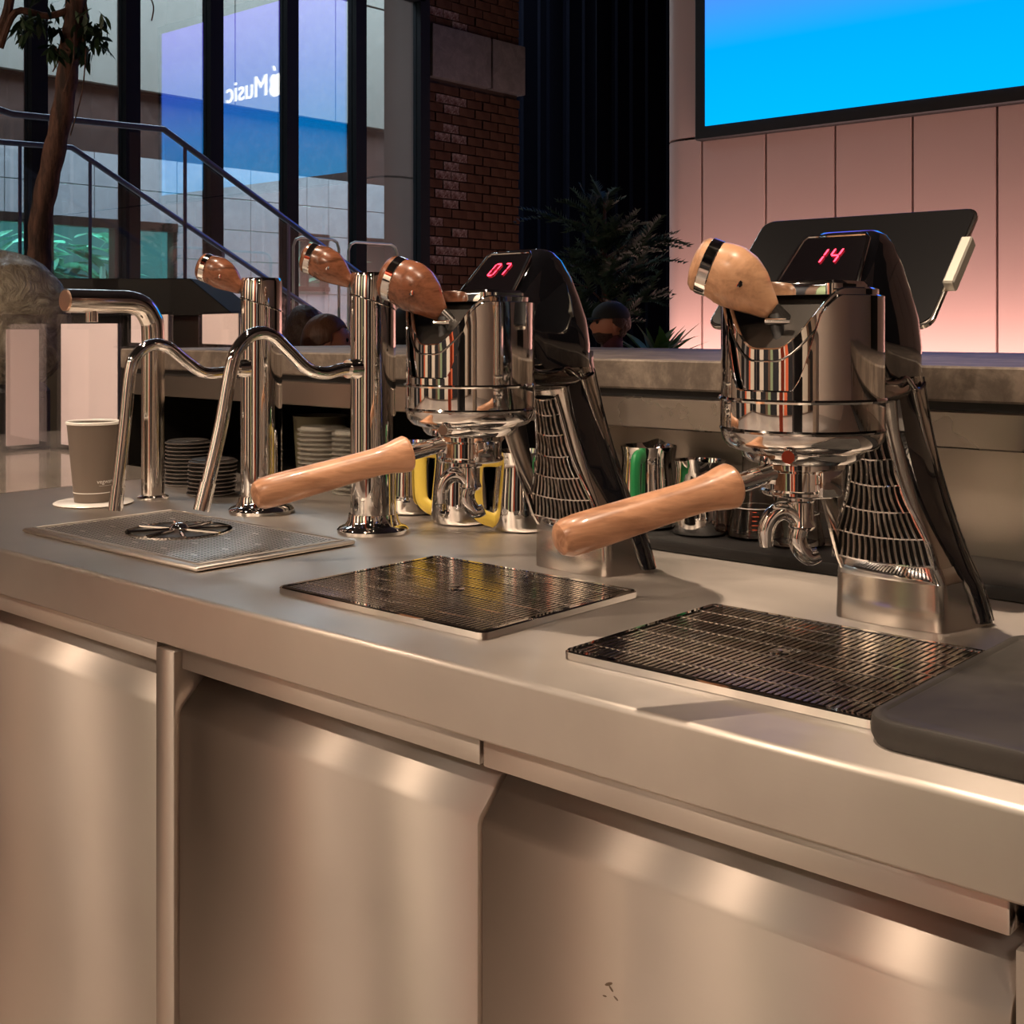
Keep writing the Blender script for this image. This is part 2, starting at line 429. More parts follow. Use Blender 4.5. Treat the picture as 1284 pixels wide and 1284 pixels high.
for k in range(48):
    a = 2 * PI * k / 48; r = .165 * (1 - .10 * abs(math.sin(a)) ** 8 - .07 * math.cos(2 * a))
    x, z = r * math.cos(a), r * math.sin(a) * 1.02
    dx, dz = x - .2, z - .02
    if math.hypot(dx, dz) < .085: x -= (.085 - math.hypot(dx, dz)) * 1.0
    if abs(x) < .06 and z > .1: z -= .03 * (1 - abs(x) / .06)
    ap.append((x, z))
bm.faces.new([bm.verts.new((x * .72 - .52, -.112, mz - sz0 + z * .75 - .01)) for x, z in ap])
lf = [(-.005, .175), (.0, .215), (.03, .25), (.065, .262), (.065, .225), (.035, .185)]
bm.faces.new([bm.verts.new((x * .72 - .52, -.112, mz - sz0 + z * .75)) for x, z in lf])
mk('screen_emblem', bm, WTEXT, scr, local=True)

# ---- glazed side: mullions and panes in the plane x = GLASS_X
def gy(px): D = ray(px, 300); return D[1] / D[0] * GLASS_X
mull = [gy(p) for p in (45, 162, 267, 362, 448, 528)]
st = (mull[-1] - mull[0]) / 5
ys = [mull[0] - st * k for k in range(3, 0, -1)] + mull
win = mk('window_1', box(GLASS_X - .05, GLASS_X + .05, ys[0] - .1, mull[-1] + .04, -TOP, -TOP + .12), FRAME); win['kind'] = 'structure'
mk('window_head', box(GLASS_X - .05, GLASS_X + .05, ys[0], mull[-1], atX(528, 4, GLASS_X).z, atX(528, 4, GLASS_X).z + .12), FRAME, win)
for y in ys: mk('mullion', box(GLASS_X - .05, GLASS_X + .05, y - .052, y + .052, -TOP + .1, 4.6), FRAME, win)
for a, b in zip(ys, ys[1:]): mk('pane', box(GLASS_X - .006, GLASS_X + .006, a + .052, b - .052, -TOP + .12, 4.58), PANE, win)

# ---- brick pier
py0, py1 = mull[-1] + .055, atX(650, 300, GLASS_X).y
pier = mk('wall_left', box(GLASS_X - .5, GLASS_X - .02, py0, py1, -TOP, 4.6), MORTAR); pier['kind'] = 'structure'
cols = 6; bw = (py1 - py0) / cols; rh = .078
meA = mesh_of('brick', box(-.03, .03, -bw / 2 + .006, bw / 2 - .006, -rh / 2 + .006, rh / 2 - .006), BRICK)
meB = mesh_of('brick', box(-.03, .03, -bw / 2 + .006, bw / 2 - .006, -rh / 2 + .006, rh / 2 - .006), BRICKW)
meC = mesh_of('brick', box(-.03, .03, -bw / 4 + .006, bw / 4 - .006, -rh / 2 + .006, rh / 2 - .006), BRICK)
pb = BASE[pier.name]
zz0, zz1 = atX(547, 98, GLASS_X).z, atX(547, 32, GLASS_X).z
z = .25; r = 0
while z < 3.4:
    if not (zz0 - .02 < z < zz1 + .02):
        c = 0.0 if r % 2 == 0 else .5
        while c < cols - .01:
            full = c + 1 <= cols + .01
            y = py0 + bw * (c + .5) if full else py0 + bw * (c + .25)
            me = meC if not full else (meB if (c < 1.6 and random.random() < .55) else meA)
            inst('brick', me, None, pier, V(GLASS_X - .02 + random.uniform(-.006, .01), y, z) - pb)
            if r % 2 and c == .5: inst('brick', meC, None, pier, V(GLASS_X - .02 + random.uniform(-.006, .01), py0 + bw * .25, z) - pb)
            c += 1
    z += rh; r += 1
ym = atX(612, 100, GLASS_X).y
mk('lintel_block', box(GLASS_X - .3, GLASS_X + .05, py0 + .03, ym - .01, zz0, zz1, .01), CONC, pier)
mk('lintel_block', box(GLASS_X - .3, GLASS_X + .05, ym + .01, py1 + .04, zz0, zz1, .01), CONC, pier)

# ---- the building across the atrium, plane x = FAC_X
fy0, fy1 = atX(-500, 300, FAC_X).y, 12.0
zb1 = atX(250, 127, FAC_X).z; zb0 = atX(250, 203, FAC_X).z; zw1 = atX(210, 280, FAC_X).z; zw0 = atX(150, 352, FAC_X).z
fac = mk('wall_across_atrium', box(FAC_X - .25, FAC_X - .06, fy0, fy1, -TOP, zw0 - .3), TILE); fac['kind'] = 'structure'
mk('upper_band', box(FAC_X - .25, FAC_X - .06, fy0, fy1, zb1, 6), FRAME, fac)
mk('brick_band', box(FAC_X - .25, FAC_X - .12, fy0, fy1, zb0 - .02, zb1), RUST, fac)
y = fy0
while y < fy1 - .1:
    mk('facade_panel', box(FAC_X - .06, FAC_X, y + .006, y + 1.394, zb1 + .02, zb1 + 1.45, .004, 1), BANDM, fac)
    mk('facade_panel', box(FAC_X - .06, FAC_X, y + .006, y + 1.394, zb1 + 1.47, 5.9, .004, 1), BANDM, fac)
    y += 1.4
# windows: (y range) in the tile wall
wins = [(fy0, atX(55, 300, FAC_X).y), (atX(62, 300, FAC_X).y, atX(222, 300, FAC_X).y), (atX(357, 300, FAC_X).y, atX(412, 300, FAC_X).y), (atX(456, 300, FAC_X).y, atX(530, 300, FAC_X).y)]
def in_win(y):
    return any(a - .02 < y < b + .02 for a, b in wins)
zt = [zb0 - .02]
while zt[-1] > zw1 + .2: zt.append(zt[-1] - (zb0 - zw1) / 2)
tw = .40
ycur = fy0
edges = sorted(set([fy0, fy1] + [v for w_ in wins for v in w_]))
for a, b in zip(edges, edges[1:]):
    n = max(1, round((b - a) / tw)); dw = (b - a) / n
    blocked = any(wa - .01 <= a and b <= wb + .01 for wa, wb in wins)
    for k in range(n):
        ya, yb = a + k * dw, a + (k + 1) * dw
        rows = [(zt[i + 1], zt[i]) for i in range(len(zt) - 1)]
        zc = zt[-1]
        h = (zb0 - zw1) / 2
        while zc > -.9:
            if not blocked or zc <= zw0 + .02: rows.append((max(zc - h, -.9), zc))
            zc -= h
        for z0, z1 in rows:
            if blocked and z0 < zw1 - .1 and z1 > zw0 + .05: continue
            mk('facade_tile', box(FAC_X - .06, FAC_X, ya + .005, yb - .005, z0 + .005, z1 - .005), TILE, fac)
for a, b in wins:
    f = mk('window_frame', box(FAC_X - .1, FAC_X + .02, a, b, zw1 - .09, zw1 + .0), DGREY, fac)
    mk('window_sill', box(FAC_X - .1, FAC_X + .03, a, b, zw0 - .05, zw0), DGREY, fac)
    for y in (a + .02, (a + b) / 2, b - .03): mk('window_post', box(FAC_X - .1, FAC_X + .01, y - .02, y + .02, zw0, zw1), DGREY, fac)
area(FAC_X - .6, 7.2, zw1 + .35, FAC_X - .6, 7.2, 0, 130, .6, 5.5, (.55, 1.0, .95))
struct('wall_inner_room', box(FAC_X - 1.6, FAC_X - 1.5, fy0, fy1, -TOP, 6), mat('teal_room_wall', (.07, .17, .18), 0, .8))
# leafy plants in that window
def leaf_mesh(name, L, W, m, bend=.25, n=6):
    bm = bmesh.new(); rs = []
    for i in range(n + 1):
        t = i / n; w_ = W * (math.sin(PI * min(1, t * .96 + .03)) ** .75) * (1 - .35 * t)
        x = L * t; zz = -bend * L * t * t
        rs.append([V(x, -w_ / 2, zz), V(x, 0, zz - w_ * .12), V(x, w_ / 2, zz)])
    rings(bm, rs, False)
    bmesh.ops.solidify(bm, geom=bm.faces[:], thickness=max(.0008, L * .004))
    return mesh_of(name, bm, m)
big = leaf_mesh('leaf', .42, .17, LEAFT)
for y0_, y1_, lab, n in ((wins[1][0], wins[1][1], 'broad-leaved tropical plants lit teal behind the long facade window', 90), (wins[3][0], wins[3][1], 'pale green potted plant behind the small facade window by the pier', 22)):
    pl = thing('indoor_plant', lab, 'plant', ((FAC_X - .95), (y0_ + y1_) / 2, zw0 - .3))
    mk('stem', tube(bmesh.new(), [(FAC_X - .25, (y0_ + y1_) / 2, zw0 - .3), (FAC_X - .25, (y0_ + y1_) / 2, zw0 + .15)], .03, 8), LEAFT, pl)
    for k in range(n):
        loc = V(random.uniform(-.12, .12), random.uniform(y0_ + .1, y1_ - .1) - (y0_ + y1_) / 2, random.uniform(.25, .86))
        inst('leaf', big, None, pl, loc, (random.uniform(-.5, .5), random.uniform(-.5, .6), random.choice((-1, 1)) * PI / 2 + random.uniform(-.6, .6)), (random.uniform(.6, 1.0),) * 3)

# ================================================================ BAR (back) and COUNTER (front)
bar = thing('stone_bar', 'long grey stone bar top on a steel body behind the coffee counter', 'bar', (-.3, 1.95, -TOP))
bx0 = -2.61; bx1 = 3.2
mk('bar_top', box(bx0, bx1, BAR_Y, 2.45, .225, .271, .003, 1), STONE, bar)
mk('recess', box(bx0 + .02, bx1, BAR_Y + .015, 2.4, .213, .2255), MBLACK, bar)
mk('upper_steel_panel', box(bx0 + .02, bx1, BAR_Y + .004, BAR_Y + .03, .165, .213, .002, 1), BACKST, bar)
mk('splashback', box(-1.32, bx1, 1.63, 1.66, 0.0, .165), BACKST, bar)
mk('shelf_underside', box(bx0 + .02, bx1, BAR_Y + .03, 2.4, .164, .2), MBLACK, bar)
mk('bar_body', box(-1.32, bx1, 1.665, 2.4, -TOP, .164), MBLACK, bar)
mk('niche_back', box(bx0 + .03, -1.32, 2.2, 2.4, -TOP, .164), MBLACK, bar)
mk('niche_floor', box(bx0 + .03, -1.32, 1.625, 2.2, -.03, 0), DGREY, bar)
mk('end_panel', box(bx0, bx0 + .03, BAR_Y + .004, 2.4, .0008, .225), DGREY, bar)
tag(mk('ledge', box(-1.16, bx1, 1.455, 1.628, .0005, .018, .004, 2), MBLACK), 'low black rubber shelf strip along the back of the counter', 'bar mat')

ctr = thing('steel_counter', 'brushed stainless steel coffee counter with handleless cabinet fronts', 'counter', (-.3, 1.2, -TOP))
CX0, CX1 = -2.315, 3.0
bm = bmesh.new()
prof = [(FRONT_Y + .004, -.067), (FRONT_Y, -.064)] + [(FRONT_Y + .006 - .006 * math.cos(a), -.006 + .006 * math.sin(a)) for a in [k * PI / 8 for k in range(5)]] + [(1.622, 0), (1.622, -.04), (FRONT_Y + .03, -.04), (FRONT_Y + .03, -.067)]
extrude_poly(bm, prof, CX0, CX1, 'x')
mk('worktop', bm, STEEL, ctr, ang=40)
# strips under the fascia, stile, doors with finger pull lip
def strip(x0, x1): mk('upper_rail', box(x0, x1, FRONT_Y + .008, FRONT_Y + .03, -.093, -.068, .002, 2), FRONT, ctr)
strip(-2.3, -1.340); strip(-1.286, -.792); strip(-.788, -.300); strip(-.285, 2.9)
mk('stile', box(-1.333, -1.293, FRONT_Y + .002, FRONT_Y + .06, -TOP + .1, -.073, .002, 2), FRONT, ctr)
mk('carcass', box(-2.3, 2.9, FRONT_Y + .075, 1.61, -TOP + .1, -.04), MBLACK, ctr)
mk('plinth', box(-2.3, 2.9, FRONT_Y + .09, 1.61, -TOP, -TOP + .1), DGREY, ctr)
def door(x0, x1):
    bm = bmesh.new()
    p = [(FRONT_Y + .006, -TOP + .12), (FRONT_Y + .006, -.148), (FRONT_Y + .009, -.141), (FRONT_Y + .042, -.108), (FRONT_Y + .047, -.105),
         (FRONT_Y + .060, -.105), (FRONT_Y + .060, -TOP + .12)]
    extrude_poly(bm, p, x0, x1, 'x', .0012, 1)
    mk('cabinet_door', bm, FRONT, ctr, ang=50)
door(-2.3, -1.337); door(-1.288, -.7925); door(-.7875, -.2985); door(-.286, .6); door(.605, 1.5)
mk('stile', box(-.296, -.289, FRONT_Y + .008, FRONT_Y + .06, -TOP + .1, -.1), FRONT, ctr)
SCUFF = mat('brown_scuff', (.20, .15, .115), .6, .5)
for px_, py_, l_, a_ in ((763, 1234, .0045, .5), (766, 1240, .003, 2.4), (758, 1249, .0022, .1), (772, 1252, .0026, -.5)):
    p = atY(px_, py_, FRONT_Y + .0056); bm = bmesh.new()
    rings(bm, [[V(p.x + l_ * (math.cos(q) * math.cos(a_) - .3 * math.sin(q) * math.sin(a_)), y_, p.z + l_ * (math.cos(q) * math.sin(a_) + .3 * math.sin(q) * math.cos(a_))) for q in [2 * PI * j / 9 for j in range(9)]] for y_ in (FRONT_Y + .0056, FRONT_Y + .0062)])
    mk('scuff_mark', bm, SCUFF, ctr)
# polished stone continuing left of the steel
sl = tag(mk('stone_shelf', extrude_poly(bmesh.new(), [(-3.6, .6), (CX0 - .004, .6), (CX0 - .004, 1.545), (bx0 - .004, 1.545), (bx0 - .004, 2.4), (-3.6, 2.4)], -.05, 0, 'z'), STONEP), 'polished pale grey stone worktop left of the steel counter', 'worktop')
mk('stone_shelf_body', box(-3.55, CX0 - .03, .7, 1.5, -TOP, -.05), DGREY, sl)

# ================================================================ DRIP GRATES
def grate(x0, x1, y0, y1, label, nsl):
    cx, cy = (x0 + x1) / 2, (y0 + y1) / 2
    t = thing('drip_grate', label, 'drip grate', (cx, cy, 0.0005), group=None)
    a, b = (x1 - x0) / 2, (y1 - y0) / 2
    mk('drip_pan', box(-a + .004, a - .004, -b + .004, b - .004, 0, .0022), MBLACK, t, local=True)
    def rr(w_, h_, r=.008, n=5):
        out = []
        for sx, sy, a0 in ((1, 1, 0), (-1, 1, 90), (-1, -1, 180), (1, -1, 270)):
            for k in range(n + 1):
                an = math.radians(a0 + 90 * k / n); out.append((sx * (w_ - r) + r * math.cos(an), sy * (h_ - r) + r * math.sin(an)))
        return out
    O, I = rr(a, b), rr(a - .007, b - .007, .005)
    bm = bmesh.new()
    rings(bm, [[V(p[0], p[1], 0) for p in O], [V(p[0], p[1], .007) for p in O], [V(p[0] * .992, p[1] * .992, .0085) for p in O], [V(p[0], p[1], .0085) for p in I], [V(p[0], p[1], 0) for p in I]], True, loop=True)
    mk('grate_frame', bm, CHROME, t, local=True)
    W = 2 * a - .018; pitch = W / nsl
    sm = mesh_of('slat', box(-pitch * .31, pitch * .31, -b + .0075, b - .0075, -.0018, .0018, .0004, 1), TAPCH)
    for k in range(nsl):
        inst('slat', sm, None, t, (-W / 2 + pitch * (k + .5), 0, .0058))
    cm = mesh_of('cross_bar', box(-a + .0075, a - .0075, -.0016, .0016, -.0014, .0016, .0004, 1), TAPCH)
    for k in range(1, 7):
        inst('cross_bar', cm, None, t, (0, -b + 2 * b * k / 7, .0066))
    bm = bmesh.new(); lathe(bm, [(.004, .0055), (.0095, .0055), (.0105, .007), (.0095, .0085), (.004, .0080), (.004, .0055)], 20, (0, 0, 0))
    mk('centre_eye', bm, CHROME, t, local=True)
    return t
grate(-1.194, -.855, .918, 1.190, 'chrome slatted drip grate in the middle, between the perforated tray and the other slatted grate', 46)
grate(-.752, -.431, .920, 1.190, 'chrome slatted drip grate on the right, its corner next to the black mat', 44)

# perforated tray with the glass rinser
tx0, tx1, ty0, ty1 = -1.845, -1.372, .925, 1.200
tr = thing('perforated_tray', 'brushed steel perforated drip tray under the two water taps', 'drip tray', ((tx0 + tx1) / 2, (ty0 + ty1) / 2, .0005))
a, b = (tx1 - tx0) / 2, (ty1 - ty0) / 2
mk('tray_plate', box(-a, a, -b, b, 0, .007, .004, 3), STEEL, tr, local=True)
bm = bmesh.new()
for sgn in (-1, 1):
    add_box(bm, -a + .012, a - .012, sgn * (b - .014) - .0025, sgn * (b - .014) + .0025, .0068, .0088, .0008, 1)
    add_box(bm, sgn * (a - .014) - .0025, sgn * (a - .014) + .0025, -b + .012, b - .012, .0068, .0088, .0008, 1)
mk('raised_rim', bm, STEEL, tr, local=True)
HC = (-1.636 - (tx0 + tx1) / 2, 1.072 - (ty0 + ty1) / 2)
bm = bmesh.new()
for i in range(56):
    for j in range(30):
        x = -a + .03 + (2 * a - .06) * (i + .5 * (j % 2)) / 55.5; y = -b + .026 + (2 * b - .052) * j / 29
        if math.hypot(x - HC[0], y - HC[1]) < .082: continue
        if (i // 2) % 5 == 4 and j % 7 == 3: continue
        lathe(bm, [(.0022, .0070), (.0022, .0073)], 6, (x, y, 0))
pf = mk('perforations', bm, MBLACK, tr, local=True); pf['kind'] = 'stuff'
bm = bmesh.new(); lathe(bm, [(.0, .0071), (.074, .0071), (.074, .0076), (0, .0076)], 40, (HC[0], HC[1], 0))
mk('rinser_well', bm, DGREY, tr, local=True)
bm = bmesh.new(); lathe(bm, [(.073, .0072), (.073, .0095), (.080, .0095), (.080, .0072), (.073, .0072)], 44, (HC[0], HC[1], 0), cap=(False, False))
rg = mk('rinser_ring', bm, CHROME, tr, local=True)
for k in range(8):
    an = 2 * PI * k / 8 + .3; bm = bmesh.new()
    tube(bm, [(HC[0] + .01 * math.cos(an), HC[1] + .01 * math.sin(an), .0098), (HC[0] + .076 * math.cos(an), HC[1] + .076 * math.sin(an), .009)], .0032, 8)
    mk('spoke', bm, CHROME, rg, local=True)
bm = bmesh.new(); lathe(bm, [(.015, .008), (.015, .013), (.011, .018), (.004, .0205), (0, .0205)], 24, (HC[0], HC[1], 0))
mk('spray_nozzle', bm, CHROME, rg, local=True)

# ================================================================ ESPRESSO MACHINES
def shell(bm, r, th, z0, zr, n=96, rows=6):
    outer = []; 
    rs = []
    for i in range(rows + 1):
        ring = []
        for j in range(n):
            a = 2 * PI * j / n; z1 = zr(a); ring.append(V(r * math.cos(a), r * math.sin(a), z0 + (z1 - z0) * i / rows))
        rs.append(ring)
    ring = [V((r - th * .5) * math.cos(2 * PI * j / n), (r - th * .5) * math.sin(2 * PI * j / n), zr(2 * PI * j / n) + th * .35) for j in range(n)]
    rs.append(ring)
    for i in range(rows, -1, -1):
        rs.append([V((r - th) * math.cos(2 * PI * j / n), (r - th) * math.sin(2 * PI * j / n), z0 + (zr(2 * PI * j / n) - z0) * i / rows) for j in range(n)])
    return rings(bm, rs, True, (False, False), loop=True)
def paddle(t, root, phi, k, wd):
    """bent arm ending in a teardrop wooden grip with a chrome ring; phi turns it from the front towards the left"""
    h = V(-math.sin(phi), -math.cos(phi), 0)
    def P(s_, z): return root + h * (s_ * k * (.84 if k > 1.05 else 1.0)) + V(0, 0, z * k)
    lv = mk('lever_arm', tube(bmesh.new(), smooth_path([P(-.022, -.018), P(-.008, -.006), P(.004, .003)], 4), .0075 * k, 16), DGREY, t, local=True)
    pa = smooth_path([P(-.002, -.003), P(.013, .009), P(.028, .0205), P(.042, .0290), P(.056, .0340)], 4)
    n = len(pa) - 1
    rr_ = [interp([(0, .0072), (.15, .0130), (.35, .0210), (.55, .0258), (.75, .0268), (1, .0243)], i / n)[0] * k for i in range(n + 1)]
    mk('lever_paddle', tube(bmesh.new(), pa, rr_, 32), wd, lv, local=True, ang=60)
    ax = (pa[-1] - pa[-2]).normalized(); q = ax.to_track_quat('Z', 'Y').to_matrix(); o = pa[-1]
    S = lambda pr: [(r * k, z * k) for r, z in pr]
    mk('paddle_ring', lathe(bmesh.new(), S([(.0243, -.0005), (.0250, .0004), (.0250, .0088), (.0243, .0095)]), 36, o, q), CHROME, lv, local=True)
    mk('paddle_cap', lathe(bmesh.new(), S([(.0243, .0095), (.0238, .0130), (.0205, .0165), (.0120, .0190), (.0, .0198)]), 36, o, q), wd, lv, local=True)
    sd = V(h.y, -h.x, 0) if (h.y) < 0 and False else V(-h.y, h.x, 0)
    if sd.dot(V(.6, -.75, 0)) < 0: sd = -sd
    c_ = pa[n // 2] + sd * rr_[n // 2] * .97
    mk('paddle_stud', lathe(bmesh.new(), [(.0034, -.001), (.0034, .0008), (0, .0012)], 14, c_, sd.to_track_quat('Z', 'Y').to_matrix()), CHROME, lv, local=True)
    return lv
def dfront(a):   # angle away from the front (-y), degrees
    d = abs(math.degrees(a) - 270) % 360
    return min(d, 360 - d)
def sevenseg(ch, w_, h_, t, sh):
    """polygons of one seven segment digit, origin lower left"""
    S = {'0': 'abcdef', '7': 'abc', '1': 'bc', '4': 'fgbc'}[ch]; g = t * .12; out = []
    def hbar(z): return [(t * .55 + g, z), (t + g, z + t / 2), (w_ - t - g, z + t / 2), (w_ - t * .55 - g, z), (w_ - t - g, z - t / 2), (t + g, z - t / 2)]
    def vbar(x, z0, z1): return [(x, z0 + g), (x + t / 2, z0 + t / 2 + g), (x + t / 2, z1 - t / 2 - g), (x, z1 - g), (x - t / 2, z1 - t / 2 - g), (x - t / 2, z0 + t / 2 + g)]
    m = h_ / 2
    D = dict(a=hbar(h_), g=hbar(m), d=hbar(0), f=vbar(0 + t / 2, m, h_), b=vbar(w_ - t / 2, m, h_), e=vbar(t / 2, 0, m), c=vbar(w_ - t / 2, 0, m))
    for s in S: out.append([(x + sh * z, z) for x, z in D[s]])
    return out
DB, DT = V(0, .028, .360), V(0, .076, .412)      # display face, lower and upper middle
def digits(parent, txt):
    up = (DT - DB); L = up.length; up.normalize(); out = up.cross(V(1, 0, 0)).normalized()
    if out.y > 0: out = -out
    w_, h_, gap = .0105, .0195, .0055
    for k, ch in enumerate(txt):
        bm = bmesh.new()
        for poly in sevenseg(ch, w_, h_, .0021, .22):
            vs = []
            for x, z in poly:
                p = DB + V(x + (k - 1) * (w_ + gap) + gap / 2 - .002, 0, 0) + up * (L * .50 + z - .006) + out * .0042
                vs.append(bm.verts.new(p))
            bm.faces.new(vs)
        bmesh.ops.solidify(bm, geom=bm.faces[:], thickness=.0004)
        mk('digit', bm, RED, parent, local=True)
def make_machine(label, base, group=None):
    t = thing('espresso_machine', label, 'coffee machine', base, group=group)
    # --- foot and leg
    SEC = [(.0005, .188, .268, .064, .082), (.05, .188, .262, .062, .071), (.056, .186, .258, .060, .066), (.09, .180, .250, .052, .055), (.13, .170, .240, .042, .045),
           (.17, .160, .228, .035, .038), (.21, .150, .215, .030, .034), (.25, .138, .204, .030, .032), (.275, .120, .195, .034, .032)]
    def sec(z, grow=0.0, yf=None, yb=None):
        f, b_, wf, wb = interp(SEC, z); f = f if yf is None else yf; b_ = b_ if yb is None else yb
        r = min(.012, wf * .35); pts = []
        for k in range(5):
            a = PI + k / 4 * PI / 2; pts.append((-wf + r + r * math.cos(a), f + r + r * math.sin(a)))
        for x in (-.5, 0, .5): pts.append((x * wf, f - .005 * (1 - x * x)))
        for k in range(5):
            a = 1.5 * PI + k / 4 * PI / 2; pts.append((wf - r + r * math.cos(a), f + r + r * math.sin(a)))
        pts.append((wb, b_ - .012)); pts.append((wb - .012, b_)); pts.append((-wb + .012, b_)); pts.append((-wb, b_ - .012))
        return [V(x * (1 + grow), y, z) for x, y in pts]
    mk('foot', rings(bmesh.new(), [sec(z) for z in (.0005, .02, .035, .05)]), LEGST, t, local=True)
    mk('foot_band', rings(bmesh.new(), [sec(z, .012) for z in (.05, .053, .064, .067)]), CHROME, t, local=True)
    mk('leg', rings(bmesh.new(), [sec(z) for z in [.066 + .0105 * k for k in range(21)]]), LEGST, t, local=True)
    # --- ventilated front grille, five rows of fine upright fins on a dark backing
    def gx(z):
        return interp([(.070, .056), (.09, .053), (.11, .046), (.13, .037), (.15, .030), (.17, .026), (.20, .022), (.232, .018)], z)[0]
    def gy_(z, x):
        f = interp(SEC, z)[0]; return f - .005 - .0025
    rs = []
    for k in range(15):
        z = .070 + .162 * k / 14; g = gx(z); rs.append([V(-g, gy_(z, 0) + .004, z), V(-g * .5, gy_(z, 0) + .0005, z), V(0, gy_(z, 0), z), V(g * .5, gy_(z, 0) + .0005, z), V(g, gy_(z, 0) + .004, z)])
    bm = rings(bmesh.new(), rs, False); bmesh.ops.solidify(bm, geom=bm.faces[:], thickness=.001)
    gr = mk('grille', bm, MBLACK, t, local=True)
    rows_ = [.072, .100, .128, .156, .184, .210, .230]
    for i in range(len(rows_)):
        z = rows_[i]; g = gx(z)
        mk('grille_rail', tube(bmesh.new(), [V(x * g, gy_(z, 0) - .002 + .004 * x * x, z - .003 * (1 - x * x)) for x in (-1, -.5, 0, .5, 1)], .0014, 6), CHROME, gr, local=True)
    bm = bmesh.new()
    for a_, b_ in zip(rows_, rows_[1:]):
        n = max(6, int(gx(a_) / .0036))
        for k in range(n + 1):
            s = -1 + 2 * k / n
            pts = []
            for q in range(5):
                tt = q / 4; z = a_ + (b_ - a_) * tt; x = s * gx(z) * .98
                pts.append(V(x + .0012 * math.sin(tt * PI) * (1 if s < 0 else -1), gy_(z, 0) - .0022 + .004 * s * s, z - .0015))
            tube(bm, pts, .0014, 5)
    f_ = mk('grille_fins', bm, TAPCH, gr, local=True); f_['kind'] = 'stuff'
    for s in (-1, 1):
        mk('grille_edge', tube(bmesh.new(), smooth_path([V(s * gx(z) * 1.03, gy_(z, 0) + .002, z) for z in (.069, .09, .11, .13, .15, .17, .2, .232)], 3), .0020, 8), CHROME, gr, local=True)
    # --- side cheek plate
    bm = extrude_poly(bmesh.new(), [(.186, .056), (.176, .068), (.150, .12), (.118, .185), (.112, .225), (.15, .235), (.165, .17), (.182, .09)], -.054, -.050, 'x', .001, 1)
    mk('cheek_plate', bm, LEGST, t, local=True)
    # --- black spine down the back
    rs = []
    for k in range(22):
        z = .004 + .286 * k / 21; _, b_, _, wb = interp(SEC, z); w_ = interp([(0, .034), (.05, .035), (.12, .034), (.2, .033), (.3, .036)], z)[0]
        o_ = wb * .98
        fo_ = interp([(0, .024), (.03, .028), (.07, .036), (.10, .048), (.14, .060), (.20, .060), (.25, .058), (.3, .055)], z)[0]
        rs.append([V(o_ + .001, b_ - fo_, z), V(o_ + .005, b_ - fo_ * .7, z), V(o_ + .007, b_ - fo_ * .35, z), V(o_ + .005, b_ - .002, z), V(o_ - .006, b_ + .008, z), V(0, b_ + .011, z), V(-o_ + .006, b_ + .008, z), V(-o_ - .005, b_ - .002, z), V(-o_ - .007, b_ - fo_ * .35, z), V(-o_ - .005, b_ - fo_ * .7, z), V(-o_ - .001, b_ - fo_, z), V(0, b_ - fo_, z)])
    spn = mk('spine', rings(bmesh.new(), rs), GBLACK, t, local=True, ang=60)
    for s in (1, -1):
        for dy in (-.006, -.019):
            pts = []
            for k in range(12):
                z = .006 + .262 * k / 11; _, b_, _, wb = interp(SEC, z); pts.append(V(s * (wb * .98 + .0075), b_ + dy, z))
            mk('spine_rib_glint', tube(bmesh.new(), pts, .0011, 6), DGREY if dy != -.006 else CHROME, spn, local=True)  # chrome line stands in for the highlight along the spine edge
    for s in (1, -1):      # brown-silver tongue running from the hood down the spine
        pts = []
        for k in range(10):
            z = .272 - .105 * k / 9; _, b_, _, wb = interp(SEC, z); pts.append(V(s * (wb * .98 + .0065), b_ - .026 + .012 * k / 9, z))
        mk('spine_tongue', tube(bmesh.new(), pts, [.0120, .0118, .0112, .0105, .0098, .0090, .0082, .0072, .0058, .0025], 16, flat=.35, up=(0, 1, 0)), TAPCH, spn, local=True, ang=70)
    # --- arm that joins leg and group head
    rs = []
    for y, zc, hh, ww in ((.03, .270, .026, .050), (.07, .268, .028, .050), (.11, .268, .028, .046), (.145, .268, .027, .041), (.175, .268, .026, .038), (.198, .268, .022, .034)):
        ring = []
        for k in range(20):
            a = 2 * PI * k / 20; ca, sa = math.cos(a), math.sin(a)
            ring.append(V(math.copysign(abs(ca) ** .6, ca) * ww, y, zc + math.copysign(abs(sa) ** .6, sa) * hh))
        rs.append(ring)
    mk('arm', rings(bmesh.new(), rs), NICKEL, t, local=True, ang=50)
    # --- hood with display
    prof_c = [  # centre y front, y back, z, half width
        (.045, .190, .270, .050), (.030, .190, .300, .052), (.022, .184, .330, .051), (.028, .172, .358, .047), (.050, .158, .384, .042), (.070, .140, .404, .038), (.082, .124, .414, .034), (.092, .112, .418, .028)]
    rs = []
    for yf, yb, z, w_ in prof_c:
        yc, hy_ = (yf + yb) / 2, (yb - yf) / 2; ring = []
        for k in range(32):
            a = 2 * PI * k / 32; ca, sa = math.cos(a), math.sin(a)
            ring.append(V(math.copysign(abs(ca) ** .5, ca) * w_, yc + math.copysign(abs(sa) ** .55, sa) * hy_, z))
        rs.append(ring)
    hd = mk('hood', rings(bmesh.new(), rs), GBLACK, t, local=True, ang=50)
    up = (DT - DB).normalized(); out = V(0, -up.z, up.y)
    pts = [(-.042, 0), (.042, 0), (.0345, .060), (.030, .066), (-.030, .066), (-.0345, .060)]
    bm = bmesh.new(); fr = []
    for q, off in ((1.0, -.004), (1.0, .0028)):
        fr.append([DB + V(x * q, 0, 0) + up * (z + .002) + out * off for x, z in pts])
    rings(bm, fr); dp = mk('display', bm, DISP, t, local=True)
